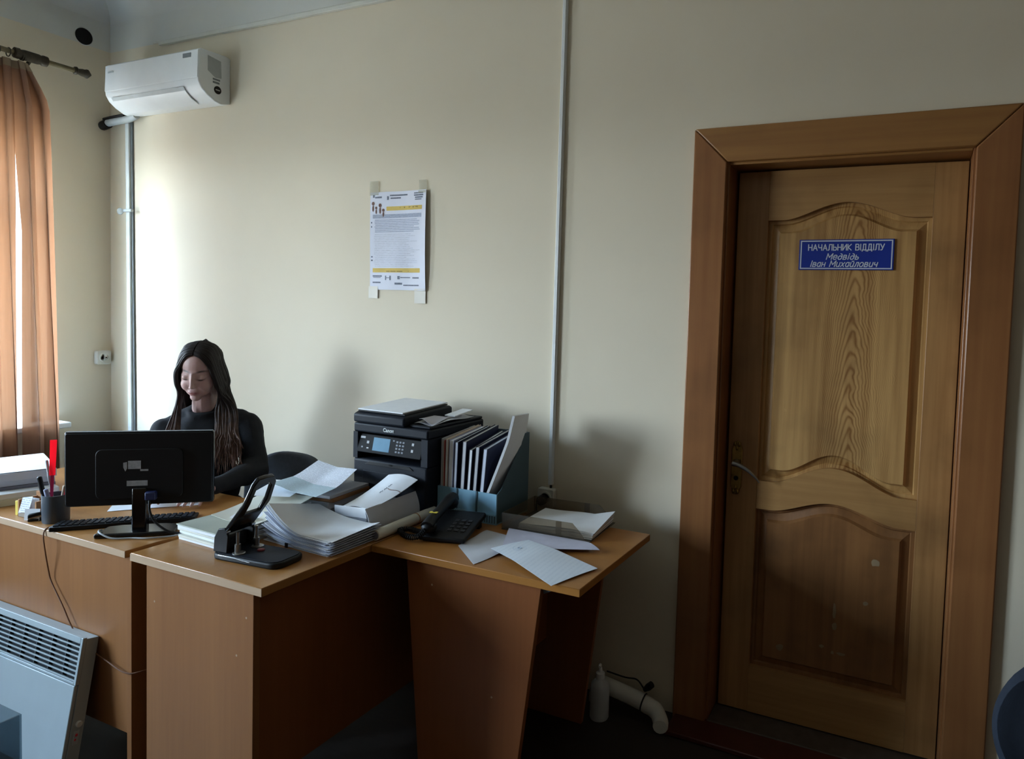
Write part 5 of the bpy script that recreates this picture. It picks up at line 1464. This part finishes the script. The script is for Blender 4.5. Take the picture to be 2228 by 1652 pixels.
build('pipe_wrap', MB().tube(catmull([(0.030, -0.010, 0.060), (0.085, -0.020, 0.048), (0.118, -0.055, 0.034), (0.128, -0.085, 0.030)], 6), [0.030, 0.031, 0.032, 0.031, 0.030, 0.031, 0.031, 0.030, 0.029, 0.029, 0.029, 0.029, 0.029, 0.029, 0.029, 0.029, 0.029, 0.029, 0.027], 14), M_OFFWHITE, dp, smooth=50)
build('pipe_elbow', MB().tube(catmull([(-0.150, 0.02, 0.075), (-0.175, 0.02, 0.060), (-0.182, 0.015, 0.030), (-0.182, 0.012, 0.001)], 5), 0.026, 12), M_OFFWHITE, dp, smooth=50)
build('tie', MB().tube([(0.032 + 0.006 * math.sin(R(30 * k)), -0.010 + 0.0325 * math.cos(R(30 * k)), 0.060 + 0.0325 * math.sin(R(30 * k))) for k in range(13)], 0.003, 6), M_BLACK, dp)
pk = thing('power_plug', 'black plug and cord resting on the wrapped pipe', 'plug', (3.462, -0.075, 0.094))
build('plug_body', MB().tube([(-0.012, 0.0, 0.010), (0.004, 0, 0.026), (0.018, 0, 0.040)], [0.008, 0.014, 0.013], 12), M_BLACK, pk, smooth=40)
build('plug_cord', MB().tube(catmull([(-0.012, 0, 0.010), (-0.022, 0.004, 0.020), (-0.05, 0.01, 0.038), (-0.10, 0.014, 0.032), (-0.18, 0.02, 0.034)], 6), 0.003, 8), M_BLACK, pk, smooth=True)

# ================================================================== THE WOMAN AT THE DESK
# local frame: +x her left, -y the way she faces, z up
pe = thing('person', 'seated woman in a dark sweater with long brown hair looking down', 'person', (1.470, -0.470, 0.0), 42)
dgx = bpy.context.evaluated_depsgraph_get

def remeshed(name, mb, voxel, smooth_it=2, fac=0.5):
    me = bpy.data.meshes.new(name)
    me.from_pydata(mb.v, [], mb.f)
    b = bmesh.new(); b.from_mesh(me); bmesh.ops.recalc_face_normals(b, faces=b.faces); b.to_mesh(me); b.free()
    o = bpy.data.objects.new('tmp_remesh', me)
    COL.objects.link(o)
    r = o.modifiers.new('r', 'REMESH')
    r.mode = 'VOXEL'
    r.voxel_size = voxel
    sm = o.modifiers.new('s', 'SMOOTH')
    sm.factor = fac
    sm.iterations = smooth_it
    bpy.context.view_layer.update()
    res = bpy.data.meshes.new_from_object(o.evaluated_get(bpy.context.evaluated_depsgraph_get()))
    bpy.data.objects.remove(o)
    bpy.data.meshes.remove(me)
    res.name = name
    for p in res.polygons:
        p.use_smooth = True
    return res

def link_mesh(name, me, ma, parent, label=None):
    me.materials.clear()
    me.materials.append(ma)
    o = bpy.data.objects.new(name, me)
    COL.objects.link(o)
    o.parent = parent
    if label:
        o['label'] = label
    return o

# head placed and tilted: origin at the head centre
HEAD = Matrix.Translation((0.0, -0.062, 1.243)) @ Matrix.Rotation(R(-9), 4, 'Z') @ Matrix.Rotation(R(19), 4, 'X') @ Matrix.Rotation(R(2), 4, 'Y')
hd = MB()
hd.ell((0, 0.016, 0.034), (0.073, 0.091, 0.083), nu=32, nv=20)
hd.ell((0, -0.026, -0.016), (0.064, 0.062, 0.078), nu=32, nv=20)
hd.ell((0, -0.032, -0.058), (0.052, 0.055, 0.046), nu=28, nv=18)
hd.ell((0, -0.070, -0.092), (0.022, 0.019, 0.018))
for s in (-1, 1):
    hd.ell((s * 0.029, -0.053, -0.038), (0.030, 0.031, 0.034))
    hd.ell((s * 0.030, -0.0715, 0.000), (0.0155, 0.0120, 0.0115))
    hd.ell((s * 0.0078, -0.0945, -0.0365), (0.0062, 0.0075, 0.0055))
    hd.ell((s * 0.073, 0.012, -0.005), (0.008, 0.017, 0.030))
hd.cap((0, -0.0835, 0.016), (0, -0.0990, -0.028), 0.0062, 0.0078)
hd.ell((0, -0.1015, -0.0335), (0.0085, 0.0078, 0.0072))
hd.ell((0, -0.0880, -0.0605), (0.0205, 0.0090, 0.0055))
hd.ell((0, -0.0860, -0.0700), (0.0180, 0.0095, 0.0068))
hd.ell((0, -0.076, -0.064), (0.028, 0.014, 0.022))
hd.cap((0, 0.022, -0.050), (0, 0.046, -0.16), 0.042, 0.045)
hd.xform(HEAD)
bd_ = MB()
bd_.v, bd_.f = list(hd.v), list(hd.f)
# torso
bd_.cap((0, -0.008, 1.12), (0, 0.018, 1.02), 0.043, 0.050)
bd_.ell((0, 0.012, 0.905), (0.146, 0.095, 0.130)).ell((0, 0.030, 0.73), (0.130, 0.092, 0.15)).ell((0, 0.045, 0.56), (0.165, 0.125, 0.115))
bd_.cap((-0.120, 0.015, 0.972), (0.135, 0.02, 0.996), 0.043, 0.045)
for s in (-1, 1):
    bd_.cap((s * 0.02, 0.02, 1.040), (s * 0.12, 0.02, 1.000), 0.036, 0.036)
    bd_.ell((s * 0.072, -0.070, 0.895), (0.064, 0.058, 0.064))
ARMS = {1: [(0.172, 0.020, 0.992), (0.228, -0.078, 0.795), (0.095, -0.346, 0.792)], -1: [(-0.150, 0.010, 0.968), (-0.205, -0.080, 0.800), (-0.100, -0.318, 0.800)]}
HANDDIR = {1: Vector((-0.30, -1, 0)).normalized(), -1: Vector((0.25, -1, 0)).normalized()}
LEGS = {s: [(s * 0.085, 0.02, 0.545), (s * 0.105, -0.40, 0.520), (s * 0.105, -0.375, 0.085), (s * 0.11, -0.49, 0.045)] for s in (-1, 1)}
for s in (-1, 1):
    sh_, el_, wr_ = [Vector(q) for q in ARMS[s]]
    bd_.cap(sh_, el_, 0.045, 0.036).cap(el_, wr_, 0.036, 0.023)
    # hand: palm, four unequal bent fingers and a thumb from the side of the palm
    fd = HANDDIR[s]
    sd = Vector((-fd.y, fd.x, 0))
    if (sd.x > 0) == (s > 0):
        sd = -sd
    pc_ = wr_ + fd * 0.045 + Vector((0, 0, -0.016))
    rotm = Matrix((sd, fd, Vector((0, 0, 1)))).transposed()
    bd_.cap(wr_, pc_, 0.022, 0.018)
    bd_.ell(pc_, (0.036, 0.045, 0.0150), rotm)
    for k, ln in enumerate((0.066, 0.074, 0.069, 0.054)):
        off = (1.5 - k) * 0.0195
        spread = (1.5 - k) * 0.10
        d0 = (fd + sd * spread).normalized()
        b0 = pc_ + fd * 0.034 + sd * off + Vector((0, 0, 0.003))
        p1 = b0 + d0 * ln * 0.46 + Vector((0, 0, 0.006))
        p2 = p1 + d0 * ln * 0.30 + Vector((0, 0, -0.011))
        p3 = p2 + d0 * ln * 0.20 + Vector((0, 0, -0.010))
        for q in (p1, p2, p3):
            q.z = max(q.z, TZ + 0.0078)
        bd_.cap(b0, p1, 0.0086, 0.0080, 10).cap(p1, p2, 0.0080, 0.0075, 10).cap(p2, p3, 0.0075, 0.0066, 10)
    t0 = pc_ - fd * 0.018 + sd * 0.024
    t1 = t0 + (sd * 0.9 + fd * 0.5).normalized() * 0.034 + Vector((0, 0, -0.004))
    t2 = t1 + (sd * 0.35 + fd * 0.9).normalized() * 0.028 + Vector((0, 0, -0.003))
    bd_.cap(t0, t1, 0.0120, 0.0096, 10).cap(t1, t2, 0.0096, 0.0078, 10)
    h0, k0, a0_, f0 = [Vector(q) for q in LEGS[s]]
    bd_.cap(h0, k0, 0.078, 0.052).cap(k0, a0_, 0.050, 0.034).cap(a0_, f0, 0.036, 0.030)
skin_me = remeshed('body', bd_, 0.0036, 3, 0.5)
# gentle eye-socket hollows, then natural colouring of lips, brows and lash line
import numpy as np
nv_ = len(skin_me.vertices)
co = np.empty(nv_ * 3, dtype=np.float32)
skin_me.vertices.foreach_get('co', co)
co = co.reshape(-1, 3).astype(np.float64)
HMn, HIn = np.array(HEAD), np.array(HEAD.inverted())
q = co @ HIn[:3, :3].T + HIn[:3, 3]
gsn = lambda x, w: np.exp(-(x / w) ** 2)
face = (q[:, 1] < -0.040) & (q[:, 2] > -0.12) & (q[:, 2] < 0.09) & (np.abs(q[:, 0]) < 0.08)
ax_, qz = np.abs(q[:, 0]), q[:, 2]
dent = 0.0040 * gsn(ax_ - 0.0155, 0.0075) * gsn(qz - 0.006, 0.011)
dent += 0.0030 * gsn(ax_ - 0.032, 0.016) * gsn(qz - 0.0140, 0.0050)
dent += 0.0022 * gsn(ax_ - 0.032, 0.016) * gsn(qz + 0.0130, 0.0045)
dent += 0.0030 * gsn(qz + 0.0655, 0.0022) * gsn(q[:, 0], 0.020)
dent += 0.0018 * gsn(qz + 0.0800, 0.0045) * gsn(q[:, 0], 0.018)
q[:, 1] += np.where(face, dent, 0)
co2 = q @ HMn[:3, :3].T + HMn[:3, 3]
skin_me.vertices.foreach_set('co', co2.astype(np.float32).ravel())
col = np.tile(np.array([0.53, 0.335, 0.30]), (nv_, 1))
def paint(rgb, w):
    w = np.clip(np.where(face, w, 0), 0, 1)[:, None]
    col[:] = col * (1 - w) + np.array(rgb) * w
paint((0.52, 0.27, 0.235), 0.35 * gsn(ax_ - 0.040, 0.018) * gsn(qz + 0.030, 0.020))
paint((0.30, 0.105, 0.10), 1.35 * gsn(qz + 0.0655, 0.0080) * gsn(q[:, 0], 0.0200) * (q[:, 1] < -0.074))
xb = ax_ - 0.031
paint((0.040, 0.027, 0.024), 1.15 * gsn(qz - (0.0235 + 0.004 * (1 - (xb / 0.02) ** 2)), 0.0034) * gsn(xb, 0.0185))
paint((0.025, 0.018, 0.018), 1.25 * gsn(qz - (-0.0070 + 0.0025 * (xb / 0.014) ** 2), 0.0034) * gsn(xb, 0.0135))
ca = skin_me.color_attributes.new('tone', 'FLOAT_COLOR', 'POINT')
ca.data.foreach_set('color', np.hstack([col, np.ones((nv_, 1))]).astype(np.float32).ravel())
M_SKIN = bpy.data.materials.new('skin')
M_SKIN.use_nodes = True
t = M_SKIN.node_tree
b = t.nodes['Principled BSDF']
b.inputs['Roughness'].default_value = 0.5
b.inputs['Subsurface Weight'].default_value = 0.06
b.inputs['Subsurface Radius'].default_value = (0.012, 0.005, 0.003)
at = t.nodes.new('ShaderNodeAttribute')
at.attribute_name = 'tone'
nz = t.nodes.new('ShaderNodeTexNoise'); nz.inputs['Scale'].default_value = 60
mxn = t.nodes.new('ShaderNodeMix'); mxn.data_type = 'RGBA'; mxn.blend_type = 'MULTIPLY'; mxn.inputs['Factor'].default_value = 0.08
t.links.new(at.outputs['Color'], mxn.inputs['A']); t.links.new(nz.outputs['Color'], mxn.inputs['B'])
t.links.new(mxn.outputs['Result'], b.inputs['Base Color'])
body = link_mesh('body', skin_me, M_SKIN, pe)

# sweater: crew neck, long sleeves down to the wrists
sw_ = MB()
sw_.ell((0, 0.012, 0.915), (0.163, 0.113, 0.145), nu=32, nv=20).ell((0, 0.030, 0.73), (0.146, 0.106, 0.16), nu=32, nv=20).ell((0, 0.045, 0.585), (0.180, 0.138, 0.10), nu=32, nv=20)
sw_.cap((-0.125, 0.015, 0.978), (0.140, 0.02, 1.006), 0.056, 0.060)
for s in (-1, 1):
    sw_.cap((s * 0.035, 0.024, 1.040), (s * 0.115, 0.02, 1.006 + 0.012 * s), 0.047, 0.052)
    sw_.ell((s * 0.072, -0.070, 0.895), (0.074, 0.068, 0.074))
    sh_, el_, wr_ = [Vector(q) for q in ARMS[s]]
    sw_.cap(sh_, el_, 0.060, 0.052).cap(el_ + Vector((0, 0, 0.006)), wr_.lerp(el_, 0.10) + Vector((0, 0, 0.003)), 0.052, 0.034)
    sw_.cap(sh_.lerp(el_, 0.8), el_.lerp(wr_, 0.25), 0.052, 0.047)
# collar ring around the neck
for k in range(24):
    a0_ = R(15 * k); a1_ = R(15 * (k + 1))
    rr = lambda a: Vector((0.062 * math.cos(a), 0.012 + 0.058 * math.sin(a), 1.062 + 0.018 * math.sin(a)))
    sw_.cap(rr(a0_), rr(a1_), 0.012, 0.012, 8)
sw_.ell((0, 0.010, 1.030), (0.075, 0.070, 0.035))
sw_me = remeshed('sweater', sw_, 0.006, 4, 0.5)
sw_nrm = [vt.normal.copy() for vt in sw_me.vertices]
for vt in sw_me.vertices:
    q = vt.co.copy()
    f_ = mnoise.noise(Vector((q.x * 9, q.y * 9, q.z * 16))) * 0.006 + mnoise.noise(Vector((q.x * 22 + 4, q.y * 22, q.z * 30))) * 0.0025
    q = q + sw_nrm[vt.index] * f_
    if q.z < TZ + 0.004 and q.y < -0.15:
        q.z = TZ + 0.004
    vt.co = q
link_mesh('sweater', sw_me, mat('black_knit', '#15171d', 0.9, var=0.2, scale=40, bump=0.4, bscale=500), pe, 'black crew-neck sweater')
# trousers and shoes
tr_ = MB().ell((0, 0.045, 0.555), (0.176, 0.136, 0.105), nu=28, nv=18)
sho = []
for s in (-1, 1):
    h0, k0, a0_, f0 = [Vector(q) for q in LEGS[s]]
    tr_.cap(h0, k0, 0.088, 0.064).cap(k0, a0_ + Vector((0, 0, 0.03)), 0.064, 0.048)
    sm = MB().cap(a0_ + Vector((0, 0.03, -0.045)), f0 + Vector((0, -0.03, -0.010)), 0.040, 0.034).cap(a0_, a0_ + Vector((0, 0, -0.03)), 0.042, 0.042)
    sho.append(remeshed('shoe', sm, 0.006, 3))
link_mesh('trousers', remeshed('trousers', tr_, 0.009, 4), mat('dark_grey_trousers', '#1e2027', 0.85, var=0.15), pe)
for sm in sho:
    for vt in sm.vertices:
        vt.co.z = max(0.002, vt.co.z)
    link_mesh('shoe', sm, M_BLACK, pe)

# hair: scalp cap plus long locks from the centre parting
M_HAIR = bpy.data.materials.new('long_brown_hair')
M_HAIR.use_nodes = True
t = M_HAIR.node_tree
b = t.nodes['Principled BSDF']
b.inputs['Roughness'].default_value = 0.55
tcn = t.nodes.new('ShaderNodeTexCoord')
sx = t.nodes.new('ShaderNodeSeparateXYZ')
t.links.new(tcn.outputs['Object'], sx.inputs[0])
mrn = t.nodes.new('ShaderNodeMapRange')
mrn.inputs['From Min'].default_value = 0.80
mrn.inputs['From Max'].default_value = 1.16
t.links.new(sx.outputs[2], mrn.inputs[0])
nz = t.nodes.new('ShaderNodeTexNoise'); nz.inputs['Scale'].default_value = 90
mp = t.nodes.new('ShaderNodeMapping'); mp.inputs['Scale'].default_value = (1, 1, 0.06)
t.links.new(tcn.outputs['Object'], mp.inputs[0]); t.links.new(mp.outputs[0], nz.inputs['Vector'])
fac = node_math(t, 'ADD', mrn.outputs[0], node_math(t, 'MULTIPLY', node_math(t, 'SUBTRACT', nz.outputs[0], 0.5), 0.7))
rp = t.nodes.new('ShaderNodeValToRGB')
rp.color_ramp.elements[0].position = 0.05; rp.color_ramp.elements[0].color = C('#6b4c3d')
rp.color_ramp.elements[1].position = 0.85; rp.color_ramp.elements[1].color = C('#1f1715')
t.links.new(fac, rp.inputs[0]); t.links.new(rp.outputs[0], b.inputs['Base Color'])
b.inputs['Specular IOR Level'].default_value = 0.3
rnd = random.Random(11)
hr = MB()
# scalp cap following the hairline
def capf(u, v):
    ph = 2 * math.pi * u
    fr = max(0.0, -math.sin(ph))
    th = v * R(112 - 64 * fr ** 1.3)
    g = 1.0 - 0.085 * max(0, (v - 0.7) / 0.3) ** 1.5
    r_ = Vector((0.078 * g * math.sin(th) * math.cos(ph), 0.016 + 0.095 * g * math.sin(th) * math.sin(ph), 0.034 + 0.087 * (1 - (1 - g) * 0.6) * math.cos(th)))
    return HEAD @ r_
hr.grid(capf, 48, 16)
def surf(x, y, lift):
    """Point of the skull's upper surface above (x, y), in head coordinates."""
    k = 1 - (x / (0.073 + lift)) ** 2 - ((y - 0.016) / (0.091 + lift)) ** 2
    return 0.034 + (0.083 + lift) * math.sqrt(max(0.0, k))
def lock(side, t_, dep, tip, r0, wav, front):
    """One lock: from the parting at position t_ (0 brow, 1 crown), over the temple and down."""
    y0 = -0.052 + 0.125 * t_
    ys_ = -0.060 + 0.130 * t_                         # where it passes the temple
    lift = 0.003 + dep * 0.8
    w = 0.072 + dep + 0.004 * math.sin(math.pi * t_)
    P_ = [(side * 0.002, y0, surf(0.002, y0, lift)),
          (side * 0.030, y0 - 0.004 * (1 - t_), surf(0.030, y0, lift) - 0.001),
          (side * 0.058, (y0 + ys_) / 2 + 0.002, max(0.040, surf(0.058, (y0 + ys_) / 2, lift))),
          (side * (w - 0.004), ys_, 0.012),
          (side * (w + 0.004), ys_ + 0.010, -0.045),
          (side * (w + 0.006), ys_ * 0.8 + 0.016, -0.095)]
    P_ = [HEAD @ Vector(q) for q in P_]
    e0 = P_[-1]
    tip = Vector(tip)
    if front:
        m1_ = Vector((side * (0.090 + 0.4 * dep) + (0.55 if side > 0 else 0.2) * (tip.x - side * 0.1), -0.045 - 0.4 * dep + 0.25 * e0.y, 1.072 + 0.4 * dep))
        m2_ = Vector((side * 0.040 + tip.x * 0.62, -0.108 - 0.5 * dep, 0.985))
    else:
        m1_ = Vector((side * 0.098 + 0.2 * (tip.x - side * 0.1), 0.075 + dep, 1.070))
        m2_ = Vector((tip.x, 0.112 + dep, 0.975))
    P_ += [m1_, m2_, m2_.lerp(tip, 0.55) + Vector((wav * 0.012, -0.008 if front else 0.006, 0)), tip]
    path = catmull(P_, 6)
    n_ = len(path)
    rs = []
    for i in range(n_):
        f_ = i / (n_ - 1)
        rs.append(r0 * (0.45 + 0.55 * min(1, f_ * 4)) * (1 - max(0, f_ - 0.60) / 0.40 * 0.88))
        path[i] = path[i] + Vector((math.sin(f_ * 10 + wav * 3), math.cos(f_ * 9 + wav * 2), 0)) * 0.005 * max(0, f_ - 0.40)
    hr.tube(path, rs, 6)
for side in (-1, 1):
    for j in range(190):
        t_ = (j + rnd.random()) / 190
        dep = rnd.uniform(0.0, 0.008)
        r0 = rnd.uniform(0.0036, 0.0062)
        wav = rnd.uniform(-1, 1)
        if side > 0:
            lock(1, t_, dep, (rnd.uniform(0.045, 0.185), -0.140 - rnd.random() * 0.02, rnd.uniform(0.795, 0.93)), r0, wav, True)
        elif t_ < 0.55:
            lock(-1, t_, dep, (rnd.uniform(-0.125, -0.045), -0.135 - rnd.random() * 0.02, rnd.uniform(0.89, 0.99)), r0, wav, True)
        else:
            lock(-1, t_, dep, (rnd.uniform(-0.15, -0.03), 0.135 + rnd.random() * 0.02, rnd.uniform(0.86, 0.95)), r0, wav, False)
# hair falling behind, between the shoulders
for j in range(110):
    a_ = R(rnd.uniform(12, 168))
    x_ = math.cos(a_)
    P_ = [HEAD @ Vector((0.0, 0.05 + 0.04 * rnd.random(), 0.112)), HEAD @ Vector((0.060 * x_, 0.075 + 0.022 * math.sin(a_), 0.066)), HEAD @ Vector((0.076 * x_, 0.025 + 0.080 * math.sin(a_), 0.0)), HEAD @ Vector((0.078 * x_, 0.025 + 0.078 * math.sin(a_), -0.07)),
          Vector((0.098 * x_, 0.085 + 0.02 * math.sin(a_), 1.08)), Vector((0.11 * x_, 0.125, 0.99)), Vector((0.11 * x_ + rnd.uniform(-.01, .01), 0.145, rnd.uniform(0.85, 0.93)))]
    path = catmull(P_, 5)
    n_ = len(path)
    hr.tube(path, [0.0065 * (0.5 + 0.5 * min(1, 6 * i / n_)) * (1 - 0.8 * max(0, i / n_ - 0.7) / 0.3) for i in range(n_)], 6)
build('hair', hr, M_HAIR, pe, smooth=80, label='long dark brown hair, lighter at the ends')
